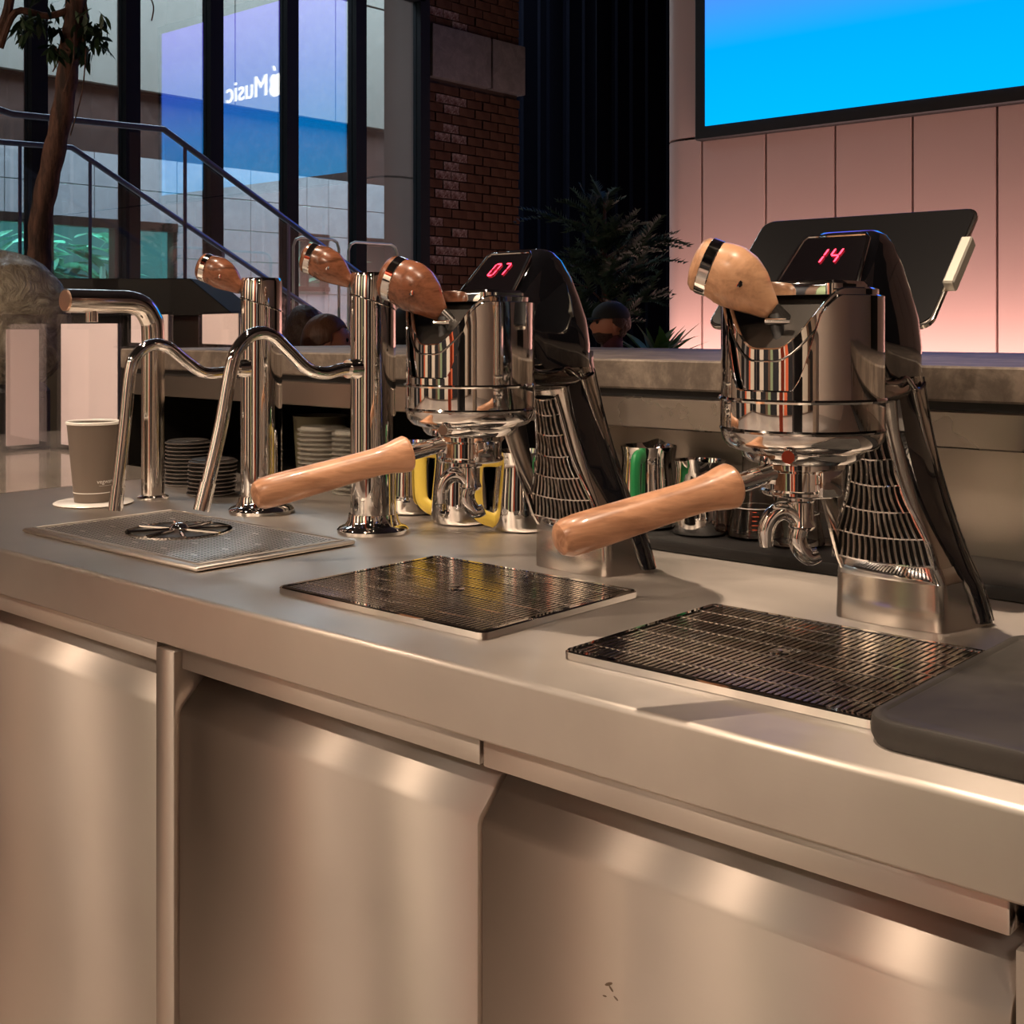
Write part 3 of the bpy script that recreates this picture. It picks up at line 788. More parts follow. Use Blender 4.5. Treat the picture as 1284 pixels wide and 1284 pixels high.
    loop = [DB + V(x * 1.04, 0, 0) + up * (z * 1.03 + .001) + out * .0025 for x, z in pts[1:] + pts[:1]]
    mk('display_rim', tube(bmesh.new(), loop, .0021, 10), CHROME, t, local=True)
    for s in (-1, 1):   # chrome seam where the hood sits on the shoulder
        pts = smooth_path([V(s * .0525, .03, .285), V(s * .053, .06, .268), V(s * .0515, .10, .266), V(s * .049, .125, .270), V(s * .047, .155, .256), V(s * .044, .182, .262)], 4)
        mk('hood_seam', tube(bmesh.new(), pts, .0022, 8), NICKEL, t, local=True)
    # --- head: drum, shells, ring bands
    bm = bmesh.new()
    lathe(bm, [(.02, .183), (.037, .183), (.040, .186), (.040, .191), (.052, .193), (.056, .197), (.058, .202), (.070, .206), (.0755, .213), (.0775, .222), (.0775, .252), (.072, .256), (.02, .256)], 72)
    mk('group_drum', bm, CHROME, t, local=True)
    for z, r in ((.224, .0785), (.2525, .0795)):
        bm = bmesh.new(); lathe(bm, [(r - .004, z - .0022), (r - .001, z - .002), (r, z), (r - .001, z + .002), (r - .004, z + .0022)], 72, cap=(False, False)); mk('ring_band', bm, NICKEL if z < .23 else CHROME, t, local=True)
    mk('group_bolt', tube(bmesh.new(), [(.022, -.060, .203), (.025, -.072, .203)], .0060, 18), CHROME, t, local=True)
    mk('outer_shell', shell(bmesh.new(), .0768, .0028, .252, lambda a: min(.2615 + .088 * sstep(20, 50, dfront(a)), .2955 + .056 * sstep(8, 62, dfront(a)))), CHROME, t, local=True, ang=50)
    mk('inner_shell', shell(bmesh.new(), .0715, .004, .254, lambda a: .300 + .056 * sstep(8, 62, dfront(a))), CHROME, t, local=True, ang=50)
    zi = lambda a: .2895 + .054 * sstep(8, 66, dfront(a))
    mk('rim_bead', tube(bmesh.new(), [V(.0722 * math.cos(a), .0722 * math.sin(a), min(zi(a), .343)) for a in [2 * PI * j / 72 for j in range(73)]], .0011, 6), NICKEL, t, local=True)
    bm = bmesh.new(); n = 64
    lo = [V(.066 * math.cos(2 * PI * j / n), .066 * math.sin(2 * PI * j / n), .255) for j in range(n)]
    hi = []
    for j in range(n):
        x, y = .066 * math.cos(2 * PI * j / n), .066 * math.sin(2 * PI * j / n)
        hi.append(V(x, y, min(.351, .351 + (y + .012) * .95)))
    rings(bm, [lo, hi], True, (True, False))
    top = [v for v in bm.verts if v.co.z > .2551]
    cv = bm.verts.new((0, -.012, .351))
    tv = bm.verts[:][n:2 * n] if hasattr(bm.verts, '__getitem__') else top
    bm.verts.ensure_lookup_table(); tv = [bm.verts[n + j] for j in range(n)]
    for j in range(n): bm.faces.new((tv[j], tv[(j + 1) % n], cv))
    mk('head_core', bm, DGREY, t, local=True, ang=25)
    # flat lid plate on top
    bm = bmesh.new(); pts = []
    for sx, sy, a0 in ((1, 1, 0), (-1, 1, 90), (-1, -1, 180), (1, -1, 270)):
        for k in range(5):
            a = math.radians(a0 + 22.5 * k); pts.append((-.004 + sx * .040 + .012 * math.cos(a), .014 + sy * .024 + .012 * math.sin(a)))
    rings(bm, [[V(x, y, .351) for x, y in pts], [V(x, y, .3615) for x, y in pts], [V(x * .95, .014 + (y - .014) * .95, .3645) for x, y in pts]])
    mk('lid_plate', bm, CHROME, t, local=True)
    # --- lever
    lv = paddle(t, V(-.012, -.038, .338), math.radians(66), 1.12, WOODL)
    # pivot bracket
    bm = bmesh.new(); tube(bm, [(.006, -.056, .292), (.003, -.048, .312), (-.006, -.040, .330)], .0065, 12)
    mk('lever_bracket', bm, MBLACK, t, local=True)
    mk('pivot_pin', tube(bmesh.new(), [(-.010, -.050, .326), (.016, -.050, .326)], .003, 12), CHROME, t, local=True)
    return t
M1 = V(-1.014, 1.067, 0); M2 = V(-.575, 1.067, 0)
m1 = make_machine('farther chrome lever espresso machine, red 07 on its black display', M1)
m2 = dup(m1, loc=M2, label='nearest chrome lever espresso machine, red 14 on its display, tablet behind it')
for o in m1.children_recursive:      # its grip is the darker wood
    if o.name.split('.')[0] in ('lever_paddle', 'paddle_cap'):
        o.data = o.data.copy(); o.data.materials[0] = WOODD
digits(m1, '07'); digits(m2, '14')

# portafilters, locked in under each group head
def make_pf(label, base, rz):
    t = thing('portafilter', label, 'portafilter', base, rz)     # base: basket centre at its lowest spout tip
    L = lambda z: z - base[2]
    mk('basket_ring', lathe(bmesh.new(), [(.030, L(.160)), (.037, L(.1605)), (.0395, L(.1625)), (.0395, L(.165)), (.0375, L(.167)), (.0375, L(.186)), (.041, L(.187)), (.041, L(.191)), (.036, L(.1915))], 56), CHROME, t, local=True)
    mk('lug', box(.032, .046, -.012, .012, L(.162), L(.188), .003, 2), CHROME, t, local=True)
    sp = mk('spout', lathe(bmesh.new(), [(.014, L(.161)), (.014, L(.155)), (.0115, L(.153)), (.0115, L(.136)), (.0135, L(.130)), (.010, L(.126)), (.0, L(.125))], 28), CHROME, t, local=True)
    ca, sa = math.cos(math.radians(62)), math.sin(math.radians(62))
    for arm in ([(0, .130), (-.008, .141), (-.018, .1445), (-.028, .139), (-.034, .126), (-.0335, .110)], [(0, .132), (-.004, .120), (-.001, .108), (.007, .100), (.016, .1025)]):
        pts = smooth_path([V(x * ca, x * sa, L(z)) for x, z in arm], 5); n = len(pts) - 1
        mk('spout_arm', tube(bmesh.new(), pts, [.0062 + .0030 * math.sin(PI * min(1, .25 + .7 * i / n)) for i in range(n + 1)], 16, flat=1.25, up=(0, 0, 1)), CHROME, sp, local=True, ang=70)
    d = V(0, -math.cos(math.radians(12)), -math.sin(math.radians(12)))
    root = V(0, -.034, L(.183)); q = d.to_track_quat('Z', 'Y').to_matrix()
    mk('neck', lathe(bmesh.new(), [(.012, -.004), (.0115, .0), (.0095, .008), (.0095, .046), (.012, .048), (.012, .052)], 24, root, q), CHROME, t, local=True)
    hp = [(.0125, .046), (.0195, .0465), (.0215, .050), (.0205, .058), (.0178, .070), (.0162, .085), (.0160, .105), (.0165, .130), (.0172, .160), (.0178, .190), (.0180, .212), (.0172, .224), (.0140, .231), (.008, .2345), (0, .235)]
    mk('wooden_handle', lathe(bmesh.new(), hp, 40, root, q), WOOD, t, local=True)
    return t
p1 = make_pf('portafilter with reddish wooden handle locked into the machine showing 07', (M1.x, M1.y, .108), -math.radians(22))
p2 = make_pf('portafilter with large wooden handle locked into the machine showing 14', (M2.x, M2.y, .108), -math.radians(24))

# ================================================================ WATER TAPS with wooden paddles
def tap(base, label, spout_px, paddle_px):
    X, Y = base[0], base[1]
    t = thing('lever_tap', label, 'tap', base)
    mk('tap_base', lathe(bmesh.new(), [(.055, .0005), (.056, .006), (.052, .010), (.044, .013), (.040, .020), (.038, .030)], 48), CHROME, t, local=True)
    bm = bmesh.new(); n = 48; r = .0355
    lo = [V(r * math.cos(2 * PI * j / n), r * math.sin(2 * PI * j / n), .012) for j in range(n)]
    md = [V(p.x, p.y, .36 + .012 * math.cos(2 * PI * j / n + 2.2)) for j, p in enumerate(lo)]
    hi = [V(p.x, p.y, .400) for p in lo]; h2 = [V(p.x * .93, p.y * .93, .406) for p in lo]
    rings(bm, [lo, md]); mk('tap_column', bm, CHROME, t, local=True)
    bm = bmesh.new(); rings(bm, [[p + V(0, 0, .0015) for p in md], hi, h2]); mk('tap_cap', bm, CHROME, t, local=True)
    mk('seam_ring', tube(bmesh.new(), [V(p.x * 1.01, p.y * 1.01, p.z) for p in md] + [V(md[0].x * 1.01, md[0].y * 1.01, md[0].z)], .0014, 6), NICKEL, t, local=True)
    pts = [V(0, atX(x, y, X).y - Y, atX(x, y, X).z) for x, y in spout_px]
    pts = [V(0, -.02, pts[0].z)] + pts
    sp = smooth_path(pts, 6)
    s = mk('spout_pipe', tube(bmesh.new(), sp, .0098, 16), CHROME, t, local=True, ang=60)
    e = sp[-1]; e0 = sp[-3]; dd = (e - e0).normalized()
    mk('spout_tip', tube(bmesh.new(), [e - dd * .035, e + dd * .004], .0112, 16), CHROME, s, local=True)
    mk('spout_collar', tube(bmesh.new(), [V(0, -.030, pts[0].z), V(0, -.052, pts[0].z)], [.0165, .0145], 16), CHROME, s, local=True)
    paddle(t, V(-.030, -.022, paddle_px), math.radians(58), 1.02, WOODD)
    return t
tap((-1.74, 1.305, 0), 'chrome lever water tap beside the lid stacks, farther of the two', [(300, 462), (280, 467), (255, 467), (232, 452), (210, 435), (188, 433), (170, 447), (163, 470), (156, 540), (145, 637)], .388)
tap((-1.44, 1.294, 0), 'chrome lever water tap in front of the yellow handled jugs, nearer of the two', [(430, 463), (408, 468), (385, 462), (362, 440), (340, 420), (318, 419), (300, 435), (290, 462), (276, 540), (253, 637)], .392)

# ================================================================ BRUSHED FAUCET, plate, cup
fb = V(-2.032, 1.275, 0)
fc = thing('sensor_faucet', 'brushed steel bent faucet standing over the paper cup', 'faucet', fb)
X = fb.x
zt_ = EYE - (378 - HY) / FPX * 2.24 - 0.0
pts = [V(0, 0, .002), V(0, 0, .10), V(0, 0, .20), V(0, 0, zt_ - .055), V(0, -.006, zt_ - .03), V(0, -.022, zt_ - .010), V(0, -.048, zt_ - .001), V(0, -.09, zt_), V(0, -.175, zt_)]
mk('faucet_pipe', tube(bmesh.new(), smooth_path(pts, 6), .0212, 28), TAPCH, fc, local=True, ang=60)
mk('base_flange', lathe(bmesh.new(), [(.029, .0005), (.029, .004), (.024, .007), (.020, .008)], 32), CHROME, fc, local=True)
mk('end_cap', tube(bmesh.new(), [(0, -.1745, zt_), (0, -.178, zt_)], .0185, 28), mat('copper_cap', (.75, .5, .38), 1, .3), fc, local=True)
mk('nozzle', lathe(bmesh.new(), [(.008, zt_ - .038), (.011, zt_ - .037), (.011, zt_ - .018), (.011, zt_ - .012)], 20, (0, -.125, 0)), TAPCH, fc, local=True)
cc = V(-2.052, 1.165, 0)
pt = tag(mk('round_plate', lathe(bmesh.new(), [(.04, .0005), (.066, .0005), (.070, .003), (.067, .005), (.0, .005)], 48, cc), mat('plate_enamel', (.85, .80, .74), .3, .25)), 'shiny round metal coaster plate under the paper cup', 'plate')
cup = thing('paper_cup', 'grey-brown paper cup with white rim on the round plate under the faucet', 'cup', (cc.x, cc.y, .0055))
mk('cup_body', lathe(bmesh.new(), [(.0, .003), (.033, .003), (.0335, 0), (.0465, .142), (.0455, .142), (.032, .006)], 48, cap=(True, False)), CARD, cup, local=True)
bm = bmesh.new(); rs = []
for k in range(49):
    a = 2 * PI * k / 48; rs.append([V((.0470 + .0018 * math.cos(b)) * math.cos(a), (.0470 + .0018 * math.cos(b)) * math.sin(a), .1425 + .0028 * math.sin(b)) for b in [2 * PI * j / 8 for j in range(8)]])
rings(bm, rs[:-1], True, loop=True); mk('cup_rim', bm, WHITE, cup, local=True)
mk('printed_line', lathe(bmesh.new(), [(.0354, .0165), (.0356, .0180)], 48, cap=(False, False)), WHITE, cup, local=True)
dirc = math.atan2(-cc.y, -cc.x) ; ta = dirc + .62
for s, size, z, nm in (('vegware', .0105, .038, 'printed_word'), ('_______', .0075, .0335, 'printed_rule')):
    me = text_mesh(nm, s, size, WHITE, .0)
    for v in me.vertices:
        x, zz = v.co.x, v.co.y; rr_ = .0336 + (z + zz) * .0915 + .0006; a = ta - .0 + x / rr_
        v.co = V(rr_ * math.cos(a), rr_ * math.sin(a), z + zz)
    inst(nm, me, None, cup, (0, 0, 0))

# ================================================================ STACKS OF LIDS
lid_bm = lathe(bmesh.new(), [(.030, .0), (.044, .0), (.0455, .0015), (.0455, .0035), (.041, .0045), (.0405, .0065), (.036, .0075), (.0, .0065)], 40)
lidm = mesh_of('cup_lid', lid_bm, LIDM); 
rimm = mesh_of('lid_rim', lathe(bmesh.new(), [(.0452, .0004), (.0461, .0008), (.0461, .0018), (.0452, .0022)], 40, cap=(False, False)), LIDR)
ORD = ['bottom', 'second', 'third', 'fourth', 'fifth', 'sixth', 'seventh', 'eighth', 'ninth', 'tenth', 'eleventh', 'twelfth', 'thirteenth', 'fourteenth', 'fifteenth']
def lids(cx, cy, n, group, where, lean=0, rs_=1.0):
    names = ['bottom', 'second', 'third', 'fourth', 'fifth', 'sixth', 'seventh', 'eighth', 'ninth', 'tenth', 'eleventh', 'twelfth', 'thirteenth', 'fourteenth', 'fifteenth']
    for k in range(n):
        o = bpy.data.objects.new('cup_lid', lidm); C.objects.link(o)
        o.location = (cx + lean * k * .0007 + random.uniform(-.001, .001), cy + random.uniform(-.001, .001), TOP + .0008 + k * .0076)
        lab = ('%s black cup lid counted from below in %s' % (names[k], where)) if k < n - 1 else 'topmost black cup lid of %s' % where
        tag(o, lab, 'cup lid', group); r = bpy.data.objects.new('rim', rimm); C.objects.link(r); r.parent = o
        r['label'] = 'paler grey rim'
lids(-2.165, 1.44, 12, 'black lids in the taller stack', 'the taller stack next to the faucet')
lids(-2.005, 1.385, 9, 'black lids in the shorter stack', 'the shorter stack behind the bent spout', 1)
clm = mesh_of('clear_lid', lathe(bmesh.new(), [(.040, .0), (.050, .0), (.0515, .0015), (.0515, .0035), (.046, .0045), (.044, .0085), (.0, .0085)], 36), CLEARP)
for cx, cy, n, wh in ((-1.93, 1.60, 13, 'the left clear stack'), (-1.80, 1.58, 13, 'the right clear stack')):
    for k in range(n):
        o = bpy.data.objects.new('clear_lid', clm); C.objects.link(o)
        o.location = (cx + random.uniform(-.001, .001), cy, TOP + .0008 + k * .0094)
        tag(o, '%s clear plastic lid %s %s between the taps' % ('topmost' if k == n - 1 else ORD[k], 'of' if k == n - 1 else 'from below in', wh), 'cup lid', 'clear plastic lids in %s' % wh)
# opaque tub behind
tag(mk('storage_tub', lathe(bmesh.new(), [(.0, .001), (.050, .001), (.058, .13), (.060, .132), (.055, .132), (.048, .006), (0, .006)], 36, (-2.06, 1.70, 0), cap=(False, False)), mat('olive_plastic', (.10, .09, .05), 0, .5)), 'olive tub in the dark niche behind the black lids', 'tub')

# ================================================================ MILK JUGS
def jug(base, label, hcol=None, s=1.0, rz=0.0, hdark=None):
    t = thing('milk_jug', label, 'jug', base, rz)
    t.scale = (1, 1, 1)
    P = [(.0, .0005), (.040, .0005), (.0455, .003), (.0475, .010), (.047, .030), (.0455, .055), (.0425, .085), (.041, .105), (.0425, .118), (.0445, .125)]
    P = [(r * s, z * s) for r, z in P]
    n = 48; rs = []
    for i, (r, z) in enumerate(P + [(P[-1][0] - .0015, P[-1][1])] + [(max(r - .0015, 0), z + (.003 if i2 < 2 else 0)) for i2, (r, z) in reversed(list(enumerate(P)))][1:]):
        ring = []
        for j in range(n):
            a = 2 * PI * j / n; lip = math.exp(-((min(abs(a - PI), 2 * PI - abs(a - PI))) / .28) ** 2) * sstep(.09 * s, .125 * s, z)
            ring.append(V((r + lip * .014) * math.cos(a), (r + lip * .004) * math.sin(a), z + lip * .006))
        rs.append(ring)
    mk('jug_body', rings(bmesh.new(), rs, True, (False, False)), CHROME, t, local=True, ang=60)
    hp = [V(.040, 0, .112), V(.066, 0, .112), V(.076, 0, .100), V(.076, 0, .045), V(.068, 0, .026), V(.045, 0, .016)]
    pts = smooth_path([p * s for p in hp], 5)
    mk('handle', tube(bmesh.new(), pts, .0075 * s, 14, flat=1.5, up=(0, 1, 0)), hcol or CHROME, t, local=True)
    return t
# handles: left jug's points to the camera's right, and so on
cam_r = math.atan2(CR[1], CR[0])
jug((-1.545, 1.475, 0), 'steel milk jug without visible handle left behind the nearer water tap', CHROME, .98, cam_r + 2.6)
jug((-1.402, 1.452, 0), 'steel milk jug seen under the 07 machine, yellow handle on its left', YEL, 1.02, cam_r + PI - .5)
jug((-1.283, 1.468, 0), 'steel milk jug nearest the leg of the 07 machine, yellow handle on its left', YEL, 1.0, cam_r + PI + .35)
jug((-1.085, 1.535, .0185), 'small steel jug with green handle behind the 07 machine leg', GREEN, .98, cam_r + PI + 1.2)
jug((-.990, 1.530, .0185), 'small plain steel jug right of the green handled jug', CHROME, .86, cam_r + 1.2)

# ================================================================ FLASKS on the black ledge
def flask(base, label, s=1.0, marks=True):
    t = thing('glass_flask', label, 'flask', base)
    P = [(.0, .0005), (.036, .0005), (.040, .004), (.039, .012), (.030, .052), (.019, .088), (.018, .115), (.020, .118)]
    out = [(r * s, z * s) for r, z in P]; inn = [(max(r - .0016, 0), z + (.0018 if i < 2 else 0)) for i, (r, z) in enumerate(out)]
    mk('flask_body', lathe(bmesh.new(), out + list(reversed(inn)), 40, cap=(False, False)), GLASS, t, local=True, ang=60)
    mk('fill_line', lathe(bmesh.new(), [(.0322 * s, .044 * s), (.0320 * s, .0452 * s)], 40, cap=(False, False)), WHITE, t, local=True)
    if marks:
        bm = bmesh.new(); a0 = math.atan2(-base[1], -base[0])
        for k in range(5):
            z = .016 + .006 * k; r = .0395 - (z - .012) * .225 + .0008
            for q in (0, 1, 2):
                a = a0 - .1 + .09 * q; b_ = a + .08
                f = [V(r * math.cos(a) * s, r * math.sin(a) * s, z * s), V(r * math.cos(b_) * s, r * math.sin(b_) * s, z * s), V((r - .0003) * math.cos(b_) * s, (r - .0003) * math.sin(b_) * s, (z + .001) * s), V((r - .0003) * math.cos(a) * s, (r - .0003) * math.sin(a) * s, (z + .001) * s)]
                if q < 2 or k % 2: bm.faces.new([bm.verts.new(p) for p in f])
        mk('scale_marks', bm, ORANGE, t, local=True)
    return t
zl = .0185
fa = atz(918, 672, zl); flask((fa.x + .03, 1.555, zl), 'conical glass flask with orange scale marks above the left of the black ledge', 1.0)
fb_ = atz(988, 686, zl); flask((fb_.x, fb_.y + .02, zl), 'conical glass flask directly behind the spout of the 14 machine', 1.02, False)
# tall glass beaker by the leg
g3 = thing('glass_tumbler', 'smoky glass tumbler left of the 14 machine grille', 'glass', (-.79, 1.585, zl))
mk('tumbler_wall', lathe(bmesh.new(), [(.0, .0005), (.034, .0005), (.036, .12), (.0345, .12), (.0325, .004), (0, .004)], 36, cap=(False, False)), GLASS, g3, local=True, ang=60)

# ================================================================ TAMPING MAT (right)
bm = bmesh.new()
m0, m1_ = (-.428, .882), (-.02, 1.235); r = .03; pts = []
for (sx, sy, a0) in ((m1_[0] - r, m1_[1] - r, 0), (m0[0] + r, m1_[1] - r, 90), (m0[0] + r, m0[1] + r, 180), (m1_[0] - r, m0[1] + r, 270)):
    for k in range(7):
        a = math.radians(a0 + 15 * k); pts.append((sx + r * math.cos(a), sy + r * math.sin(a)))
cxm, cym = (m0[0] + m1_[0]) / 2, (m0[1] + m1_[1]) / 2
def sc_(p, d): 
    v = V(p[0] - cxm, p[1] - cym, 0); L = v.length; v *= (L - d) / L; return (cxm + v.x, cym + v.y)
rs = [[V(*sc_(p, .003), .0008) for p in pts], [V(*p, .005) for p in pts], [V(*p, .017) for p in pts], [V(*sc_(p, .0015), .0195) for p in pts], [V(*sc_(p, .005), .0205) for p in pts], [V(*sc_(p, .008), .0200) for p in pts], [V(*sc_(p, .011), .0180) for p in pts]]
for rr_ in rs:
    for v in rr_: v.z += .002 if v.z > .001 else 0
tag(mk('tamping_mat', rings(bm, rs), RUBBER), 'thick black rubber mat with rounded corner at the right end of the counter', 'mat')

# ================================================================ TABLET on its stand
tb = thing('tablet_stand', 'black tablet tilted on a stand behind the machine showing 14', 'tablet', (-.82, 1.70, .2715))
W_, H_ = .292, .205; cyb = 1.33; tilt = math.atan2(.136, .14)
xc = (-.6358 - .4247) / 2 * cyb; upv = V(0, math.cos(tilt), math.sin(tilt)); nrm = V(0, -math.sin(tilt), math.cos(tilt))
def rrect(w_, h_, r, n=5):
    out = []
    for sx, sy, a0 in ((1, 1, 0), (-1, 1, 90), (-1, -1, 180), (1, -1, 270)):
        for k in range(n + 1):
            a = math.radians(a0 + 90 * k / n); out.append((sx * (w_ / 2 - r) + r * math.cos(a), sy * (h_ / 2 - r) + r * math.sin(a)))
    return out
ctrp = V(xc, cyb, .322) + upv * H_ / 2
def tab_ring(w_, h_, off, r=.016): return [ctrp + V(x, 0, 0) + upv * y + nrm * off for x, y in rrect(w_, h_, r)]
mk('tablet_casing', rings(bmesh.new(), [tab_ring(W_ - .004, H_ - .004, -.008), tab_ring(W_, H_, -.006), tab_ring(W_, H_, -.001), tab_ring(W_ - .003, H_ - .003, .0)]), TAPCH, tb)
mk('tablet_screen', rings(bmesh.new(), [tab_ring(W_ - .006, H_ - .006, .0002), tab_ring(W_ - .006, H_ - .006, .0012)]), mat('tablet_glass', (.006, .006, .007), 0, .25, spec=.25), tb)
def clamp(side):
    bm = bmesh.new(); o = ctrp + V(side * (W_ / 2 + .004), 0, 0)
    add_box(bm, -.007, .007, -.040, .040, -.007, .009, .002, 1)
    R = Matrix((V(1, 0, 0), upv, nrm)).transposed()
    bmesh.ops.transform(bm, matrix=Matrix.Translation(o) @ R.to_4x4(), verts=bm.verts[:]); return bm
cl1 = mk('side_clamp', clamp(1), mat('pale_grey_metal', (.55, .53, .46), .6, .4), tb); mk('side_clamp', clamp(-1), MATS['pale_grey_metal'], tb)
mk('stand_post', tube(bmesh.new(), smooth_path([V(-.82, 1.70, .2725), V(-.82, 1.70, .31), V(-.78, 1.62, .345), ctrp - nrm * .008], 5), .011, 14), DGREY, tb)
mk('stand_foot', lathe(bmesh.new(), [(.06, .2715), (.06, .276), (.014, .279)], 32, (-.82, 1.70, 0)), DGREY, tb)

# ================================================================ LEFT: acrylic menu holders, dome, black hood
def holder(pa, pb_, ztop, label, zb=.0, paper_h=None):
    """pa, pb_: foot points of the sheet on the stone"""
    a, b = Vector(pa), Vector(pb_); d = (b - a); L = d.length; rz = math.atan2(d.y, d.x); c = (a + b) / 2
    t = thing('menu_holder', label, 'sign holder', (c.x, c.y, zb + .0006), rz)
    h = ztop - zb
    mk('base_plate', box(-L / 2 - .004, L / 2 + .004, -.04, .04, 0, .004, .001, 1), ACRYL, t, local=True)
    mk('front_sheet', box(-L / 2, L / 2, -.006, -.004, .004, h, 0), ACRYL, t, local=True)
    mk('back_sheet', box(-L / 2, L / 2, .004, .006, .004, h, 0), ACRYL, t, local=True)
    mk('paper_insert', box(-L / 2 + .012, L / 2 - .02, -.001, .001, .012, (paper_h or h * .93), 0), PAPER, t, local=True)
    return t
hA0, hA1 = atz(2, 566), atz(58, 562)
holder((hA0.x, hA0.y, 0), (hA1.x, hA1.y, 0), .355, 'clear acrylic holder with pink sheet, leftmost on the stone shelf', 0, .315)
hB0 = atd(74, 545, 3.25); hB1 = atd(153, 545, 3.05)
holder((hB0.x, hB0.y, 0), (hB1.x, hB1.y, 0), .355, 'wide acrylic holder with pink sheet behind the paper cup', 0, .33)
hC0 = atd(163, 440, 3.0); hC1 = atd(214, 440, 2.75)
holder((hC0.x, hC0.y, .2715), (hC1.x, hC1.y, .2715), .355, 'acrylic holder with pink sheet standing on the left end of the stone bar', .2715, .078)
hD0 = atd(252, 440, 2.78); hD1 = atd(303, 440, 2.55)
holder((hD0.x, hD0.y, .2715), (hD1.x, hD1.y, .2715), .355, 'acrylic holder with pink sheet on the bar behind the farther water tap', .2715, .078)
# crinkled dome on a block
dc = atd(0, 400, 3.9)
bm = bmesh.new(); bmesh.ops.create_icosphere(bm, subdivisions=5, radius=1.0)
for v in bm.verts:
    n_ = mnoise.noise(v.co * 2.3) * .05 + mnoise.noise(v.co * 7) * .018
    v.co = v.co * (1 + n_); v.co.x *= .215; v.co.y *= .215; v.co.z = v.co.z * .235
    v.co += V(dc.x, dc.y, .332)
dm = tag(mk('wrapped_dome', bm, FILM, ang=80), 'large rounded form wrapped in crinkled clear film at the left edge', 'display')
mk('dome_support', lathe(bmesh.new(), [(.15, -TOP), (.15, .12), (.12, .16)], 32, (dc.x, dc.y, 0)), MBLACK, dm)
# black sloped hood behind the menus
h0, h1 = atd(60, 348, 4.6), atd(242, 352, 4.6)
cb = thing('display_hood', 'matte black cabinet with a sloping right end behind the menu holders', 'cabinet', ((h0.x + h1.x) / 2, (h0.y + h1.y) / 2, -TOP), YAW)
wL, wR = 0.57, .29
zt2, zb2 = .505, .365
extr = [(-.75, zb2 + TOP), (-.75, zt2 + TOP), (.26, zt2 + TOP), (.43, zb2 + TOP)]
mk('sloped_top', extrude_poly(bmesh.new(), extr, 0.0, .5, 'y', .003, 1), MBLACK, cb, local=True)
mk('cabinet_body', box(-.73, .35, .05, .48, 0, zb2 + TOP), DGREY, cb, local=True)

# ================================================================ STAIR BALUSTRADES in front of the glazing
def balustrade(X, pts_px, posts, drop, label):
    P = [atX(x, y, X) for x, y in pts_px]
    t = thing('stair_balustrade', label, 'railing', (X, P[1].y, -TOP))
    mk('handrail', tube(bmesh.new(), P, .0155, 12), RAILM, t)
    for x, y in posts:
        p = atX(x, y, X); mk('post', box(X - .006, X + .006, p.y - .007, p.y + .007, -TOP, p.z), RAILM, t)
    for a, b in zip(P, P[1:]):
        bm = bmesh.new()
        extrude_poly(bm, [(a.y + .01, a.z - .03), (b.y - .01, b.z - .03), (b.y - .01, max(-TOP, b.z - drop)), (a.y + .01, max(-TOP, a.z - drop))], X - .005, X + .005, 'x')
        mk('glass_panel', bm, SPANE, t)
balustrade(-5.3, [(-60, 118), (15, 143), (205, 162), (330, 254), (440, 335), (520, 394)], [(232, 182), (362, 278)], 1.1, 'glass stair balustrade with steel handrail, upper and nearer one')
balustrade(-6.1, [(-80, 172), (90, 185), (240, 286), (395, 390), (470, 440)], [(25, 180), (113, 200), (280, 313)], 1.1, 'glass stair balustrade with steel handrail, lower and farther one')
# hoop rails by the door
for k, (xa, xb, y) in enumerate(((368, 425, 297), (437, 498, 303))):
    a = atX(xa, y, -6.4); b = atX(xb, y, -6.4); r = .06
    pts = [V(-6.4, a.y, -TOP), V(-6.4, a.y, a.z - r), V(-6.4, a.y + r * .3, a.z - r * .3), V(-6.4, a.y + r, a.z), V(-6.4, b.y - r, a.z), V(-6.4, b.y - r * .3, a.z - r * .3), V(-6.4, b.y, a.z - r), V(-6.4, b.y, -TOP)]
    tag(mk('hoop_rail', tube(bmesh.new(), pts, .010, 10), mat('pale_rail_%s' % 'ab'[k], (.45, .48, .42), .5, .4)), ['pale metal hoop rail behind the nearer tap lever', 'pale metal hoop rail left of the brick pier'][k], 'rail')

# ================================================================ TREE at the left
def leaf_small(name, L, W, m): return leaf_mesh(name, L, W, m, .2, 4)
tree = thing('indoor_tree', 'slender brown tree with dark leaves in front of the stair, upper left', 'tree', (atd(45, 335, 4.3).x, atd(45, 335, 4.3).y, -TOP))
tp = [atd(40, 420, 4.3) + V(0, 0, 0), atd(48, 340, 4.3), atd(52, 270, 4.3), atd(66, 200, 4.3), atd(80, 130, 4.3), atd(88, 60, 4.3), atd(98, -20, 4.3), atd(110, -120, 4.3)]
tp = [V(tp[0].x, tp[0].y, -TOP)] + tp
sp_ = smooth_path(tp, 5)
mk('trunk', tube(bmesh.new(), sp_, [.044 - .012 * i / len(sp_) + .003 * math.sin(i * 1.9) for i in range(len(sp_))], 14), BARK, tree)
br = mk('branch', tube(bmesh.new(), smooth_path([atd(94, 10, 4.3), atd(60, 20, 4.25), atd(20, 15, 4.2), atd(0, 60, 4.2)], 5), .012, 8), BARK, tree)
mk('branch', tube(bmesh.new(), smooth_path([atd(6, -60, 4.2), atd(12, 0, 4.2), atd(-2, 45, 4.2)], 5), .017, 8), BARK, tree)
mk('branch', tube(bmesh.new(), smooth_path([atd(100, -30, 4.3), atd(108, 20, 4.3), atd(100, 75, 4.3)], 5), .006, 6), BARK, tree)
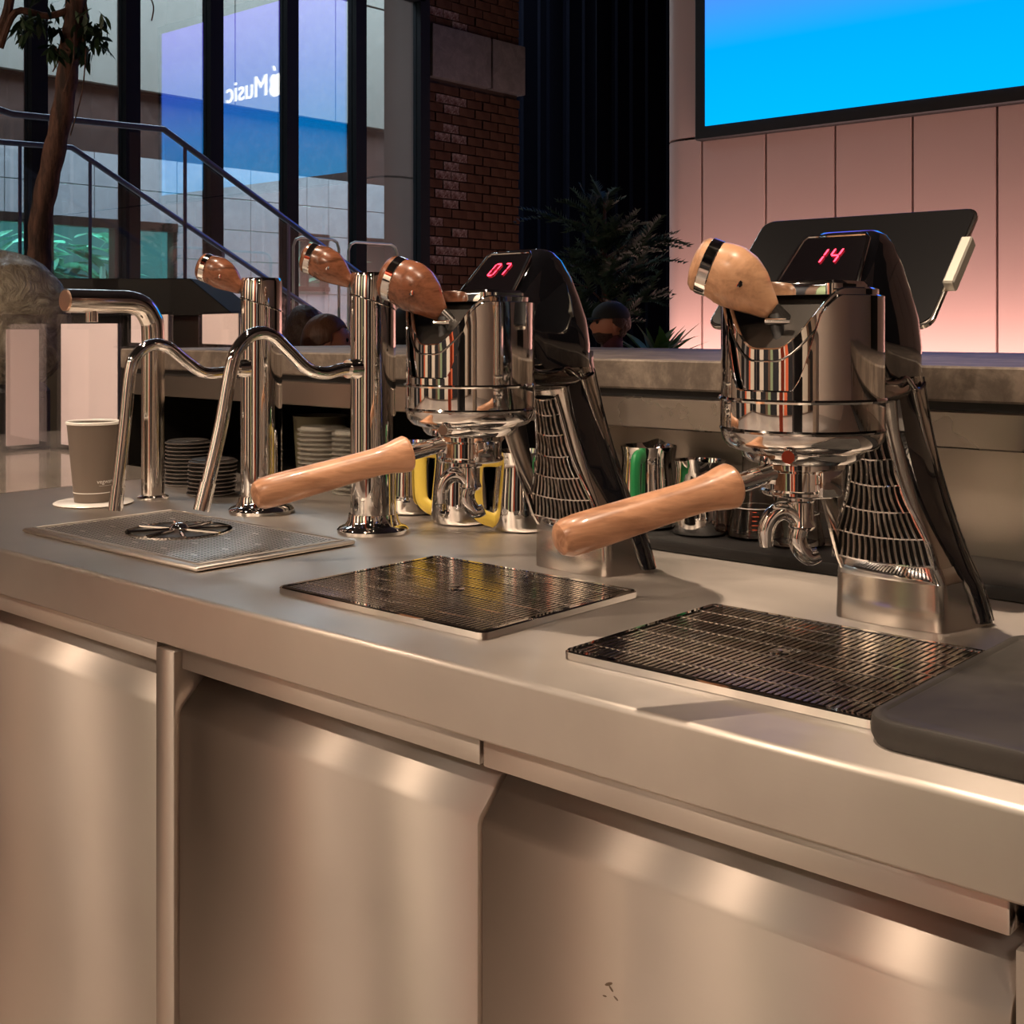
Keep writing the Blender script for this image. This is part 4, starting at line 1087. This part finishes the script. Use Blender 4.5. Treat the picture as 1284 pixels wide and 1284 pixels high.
for (xa, ya, xb, yb) in ((93, 40, 80, 115), (108, 60, 88, 170), (70, 60, 66, 90), (185, -10, 190, 26)):
    mk('tendril', tube(bmesh.new(), smooth_path([atd(xa, ya, 4.2), atd((xa + xb) / 2 + 5, (ya + yb) / 2, 4.2), atd(xb, yb, 4.2)], 4), .0025, 5), BARK, tree)
lm = leaf_small('leaf', .062, .024, LEAF)
tb_ = BASE[tree.name]
cl = [(60, 10, 34), (75, 40, 28), (40, 20, 16), (112, 20, 22), (120, 45, 20), (105, 60, 14), (28, 38, 10), (70, 62, 10)]
for k in range(190):
    cx, cy, rr_ = random.choice(cl)
    a = random.uniform(0, 2 * PI); q = rr_ * math.sqrt(random.random())
    p = atd(cx + q * math.cos(a), cy + q * math.sin(a) * .8, random.uniform(4.15, 4.4))
    inst('leaf', lm, None, tree, p - tb_, (random.uniform(-.8, .8), random.uniform(.1, 1.4), random.uniform(0, 6.28)), (random.uniform(.7, 1.2),) * 3)

# ================================================================ PLANTS by the curtain
cp = atd(758, 440, 7.7)
con = thing('conifer', 'dim feathery evergreen in front of the black curtain', 'tree', (cp.x, cp.y, -TOP))
mk('trunk', tube(bmesh.new(), [(cp.x, cp.y, -TOP), (cp.x, cp.y, 1.1)], [.04, .01], 8), BARK, con)
bm = bmesh.new(); right = V(CR[0], CR[1], 0)
def spray(o, d, L):
    """a drooping twig with needles on both sides"""
    d = d.normalized(); side = d.cross(V(0, 0, 1)).normalized()
    n = int(L / .022)
    for i in range(n):
        p = o + d * (L * i / n) + V(0, 0, -.25 * L * (i / n) ** 2)
        for s in (-1, 1):
            e = p + (d * .6 + side * s * .8 + V(0, 0, random.uniform(-.3, .5))).normalized() * .075 * (1 - .5 * i / n)
            wv = V(0, 0, .007) + d * .004
            bm.faces.new([bm.verts.new(p - wv), bm.verts.new(e), bm.verts.new(p + wv)])
tips = [(698, 275), (735, 262), (757, 248), (762, 300), (722, 318), (785, 315), (808, 303), (798, 345), (742, 345), (712, 355), (770, 365), (815, 330), (790, 392), (735, 392), (705, 400), (765, 335), (745, 300), (815, 372), (700, 330), (780, 285), (830, 300)]
for k, (px_, py_) in enumerate(tips):
    tipp = atd(px_, py_, random.uniform(7.45, 7.8)); o = V(cp.x, cp.y, min(tipp.z - .12, .95))
    mk('branch', tube(bmesh.new(), smooth_path([o, (o + tipp) / 2 + V(0, 0, .04), tipp], 3), [.009 - .0012 * i for i in range(7)], 5), BARK, con)
    for q in range(10):
        f = random.uniform(.35, 1.0); st_ = o.lerp(tipp, f)
        dv = (tipp - o).normalized() + V(random.uniform(-.9, .9), random.uniform(-.9, .9), random.uniform(-.3, .7))
        spray(st_, dv, random.uniform(.14, .30))
fo = mk('foliage', bm, LEAFP, con); fo['kind'] = 'stuff'
sp0 = atd(824, 440, 7.3)
bp = thing('leafy_plant', 'small bright green broad-leaved plant right of the man in the cap', 'plant', (sp0.x, sp0.y, -TOP))
mk('planter', lathe(bmesh.new(), [(.12, 0), (.16, .9), (.15, .9), (.12, .85), (0, .85)], 24, cap=(True, False)), DGREY, bp, local=True)
lm2 = leaf_mesh('leaf', .33, .065, LEAFB, .2, 5)
for k in range(26):
    a = random.uniform(0, 2 * PI)
    inst('leaf', lm2, None, bp, (random.uniform(-.05, .05), random.uniform(-.05, .05), random.uniform(.98, 1.06)), (0, -random.uniform(.3, 1.25), a), (random.uniform(.7, 1.05),) * 3)

# ================================================================ PEOPLE beyond the bar
def head_mesh(skin_detail=True, s=1.0):
    bm = bmesh.new(); bmesh.ops.create_icosphere(bm, subdivisions=4, radius=1.0)
    for v in bm.verts:      # faces +x
        x, y, z = v.co
        X_ = x * .098; Y_ = y * .075; Z_ = z * .118
        if z < -.1: Y_ *= 1 - .32 * sstep(.1, 1, -z); X_ = X_ * (1 - .18 * sstep(.3, 1, -z)) + .012 * sstep(.1, .8, -z)
        if x > 0:
            X_ += .028 * math.exp(-((y / .16) ** 2)) * math.exp(-(((z + .12) / .17) ** 2)) * (x > .5)      # nose
            X_ += .010 * math.exp(-((y / .26) ** 2)) * math.exp(-(((z + .45) / .08) ** 2)) * (x > .5)       # lips
            X_ += .012 * math.exp(-((y / .3) ** 2)) * math.exp(-(((z + .78) / .14) ** 2))                   # chin
            X_ -= .010 * math.exp(-(((abs(y) - .38) / .15) ** 2)) * math.exp(-(((z - .12) / .10) ** 2))     # eye sockets
            X_ += .006 * math.exp(-((y / .6) ** 2)) * math.exp(-(((z - .30) / .08) ** 2))                    # brow
        v.co = V(X_, Y_, Z_) * s
    return bm
def torso_bm(zn):
    bm = bmesh.new(); rs = []
    for z, a, b in ((-TOP, .17, .13), (-TOP + .3, .17, .13), (-.25, .15, .11), (0.0, .17, .12), (zn - .16, .19, .12), (zn - .09, .18, .10), (zn - .055, .12, .075), (zn - .03, .062, .06), (zn + .06, .052, .055)):
        rs.append([V(b * math.cos(2 * PI * k / 24), a * math.sin(2 * PI * k / 24), z) for k in range(24)])
    return rings(bm, rs)
def person(px, py, dep, facing, label, skin, hairm, cloth, cap=False, long_hair=False, beard=False, curly=False, tilt=0):
    h = atd(px, py, dep); base = V(h.x, h.y, -TOP)
    t = thing('person', label, 'person', base, facing)
    hz = h.z + TOP
    bm = torso_bm(h.z - .10)
    for v in bm.verts: v.co.z += TOP
    mk('clothed_body', bm, cloth, t, local=True, ang=80)
    def put(b): bmesh.ops.rotate(b, verts=b.verts[:], cent=(0, 0, 0), matrix=Matrix.Rotation(tilt, 3, 'Y')); bmesh.ops.translate(b, verts=b.verts[:], vec=(.015, 0, hz)); return b
    b = head_mesh()
    hd = mk('head', put(b), skin, t, local=True, ang=80)
    mk('neck', tube(bmesh.new(), [(-.01, 0, hz - .18), (0, 0, hz - .05)], .052, 16), skin, t, local=True)
    for s in (-1, 1):
        e = bmesh.new(); bmesh.ops.create_icosphere(e, subdivisions=2, radius=1.0)
        for v in e.verts: v.co = V(v.co.x * .017 - .006, v.co.y * .008 + s * .076, v.co.z * .03 - .008)
        mk('ear', put(e), skin, hd, local=True, ang=80)
        e = bmesh.new(); bmesh.ops.create_icosphere(e, subdivisions=2, radius=.010)
        for v in e.verts: v.co += V(.083, s * .030, .012)
        mk('eye', put(e), CAPM, hd, local=True)
    # hair
    e = bmesh.new(); bmesh.ops.create_icosphere(e, subdivisions=4, radius=1.0)
    for v in e.verts:
        x, y, z = v.co; g = 1.12 if not curly else 1.22 + .10 * mnoise.noise(v.co * 5)
        v.co = V(x * .100 * g - .010, y * .079 * g, z * .112 * g + .010)
        if long_hair and z < 0: v.co.z -= .13 * sstep(0, 1, -z); v.co.x -= .005
        lim = .050 if v.co.z > .045 else (.012 if v.co.z > -.01 else -.03)
        if v.co.z < .065 and v.co.x > lim: v.co.x = lim - (.02 if v.co.z < 0 else 0)
        if not long_hair and v.co.z < -.03 and not curly: v.co = V(v.co.x * .86, v.co.y * .84, max(v.co.z, -.07))
    mk('hair', put(e), hairm, hd, local=True, ang=80)
    if beard:
        e = head_mesh()
        for v in e.verts: v.co = V(v.co.x * 1.05, v.co.y * 1.05, v.co.z * 1.04)
        bmesh.ops.delete(e, geom=[v for v in e.verts if v.co.z > -.042 or v.co.x < -.005], context='VERTS')
        mk('beard', put(e), HAIR, hd, local=True, ang=80)
    if cap:
        e = bmesh.new(); rs = []
        for k in range(8):
            f = k / 7; a = f * PI / 2
            rs.append([V((.112 * math.cos(a) + .0005) * math.cos(q) - .006, (.089 * math.cos(a) + .0005) * math.sin(q), .035 + .098 * math.sin(a)) for q in [2 * PI * j / 28 for j in range(28)]])
        rings(e, rs); cp_ = mk('cap', put(e), CAPM, hd, local=True, ang=60)
        e = bmesh.new(); rs = []
        for k in range(13):
            q = -1.1 + 2.2 * k / 12; rs.append([V(.095 * math.cos(q), .078 * math.sin(q), .040), V(.075 + .115 * math.cos(q) , .078 * math.sin(q), .036 - .014 * math.sin(q) ** 2)])
        rings(e, rs, False); bmesh.ops.solidify(e, geom=e.faces[:], thickness=.003); mk('cap_brim', put(e), CAPM, hd, local=True)
    return t
left_dir = math.atan2(-CR[1], -CR[0])
person(768, 407, 6.9, left_dir + .25, 'bearded man in a black cap and dark red top in profile beyond the bar', SKIN, HAIR, CLOTH, cap=True, beard=True)
person(382, 420, 6.0, 2.75, 'seated person with curly dark brown hair between the two water taps', SKIN, HAIR, CAPM, curly=True)
person(407, 430, 5.6, .95, 'person with straight light brown hair seated beside the curly haired one', SKIN, HAIR2, CAPM, long_hair=True)
person(508, 420, 5.8, 2.3, 'dark haired person half hidden behind the nearer tap and the 07 machine', SKIN, CAPM, CAPM)

# ================================================================ panels and pillars added unseen behind the camera for stripes in the chrome
wbc = bpy.data.objects['wall_behind_camera']; wsd = bpy.data.objects['wall_side']
PALS = [('dark_panel', (.02, .018, .018)), ('brown_panel', (.16, .09, .055)), ('cream_panel', (.80, .68, .52)), ('orange_panel', (.80, .16, .06)), ('grey_panel', (.35, .33, .31)), ('sage_panel', (.30, .38, .20))]
PM = [mat(n_, c_, 0, .6) for n_, c_ in PALS]
seq = [0, 2, 0, 1, 5, 0, 2, 3, 0, 4, 0, 2, 1, 0, 3, 2, 0, 5, 0, 2, 0, 1, 4, 0, 3, 0, 2, 0]  # order of dark and coloured panels, added for contrast in the chrome
x = GLASS_X + .1; k = 0
while x < 5.6:
    w_ = (1.15 if seq[k % 28] == 0 else .5 if seq[k % 28] != 2 else 1.2)
    mk('reflection_cladding', box(x, min(x + w_, 5.9), -5.99, -5.9, -TOP + .1, 4.2), PM[seq[k % 28]], wbc); x += w_ + .02; k += 1
y = -5.8; k = 5
while y < 2.4:
    w_ = (.9 if seq[k % 28] == 0 else .5 if seq[k % 28] != 2 else 1.3)
    mk('reflection_cladding', box(GLASS_X - .01, GLASS_X + .08, y, min(y + w_, 2.6), -TOP + .1, 4.2), PM[seq[k % 28]], wsd); y += w_ + .02; k += 1
tag(mk('added_orange_pillar', box(-.72, -.40, -2.7, -2.4, -TOP, 4.6, .02, 2), ORANGE), 'orange red square pillar added behind the camera for the chrome to reflect', 'pillar')
tag(mk('added_dark_pillar', box(.5, 1.3, -2.9, -2.3, -TOP, 4.6, .02, 2), MBLACK), 'black square pillar added behind the camera for the chrome to reflect', 'pillar')
tag(mk('added_cream_pillar', box(2.1, 2.5, -1.8, -1.4, -TOP, 4.6, .02, 2), CREAM), 'cream square pillar added right of the camera for the chrome to reflect', 'pillar')
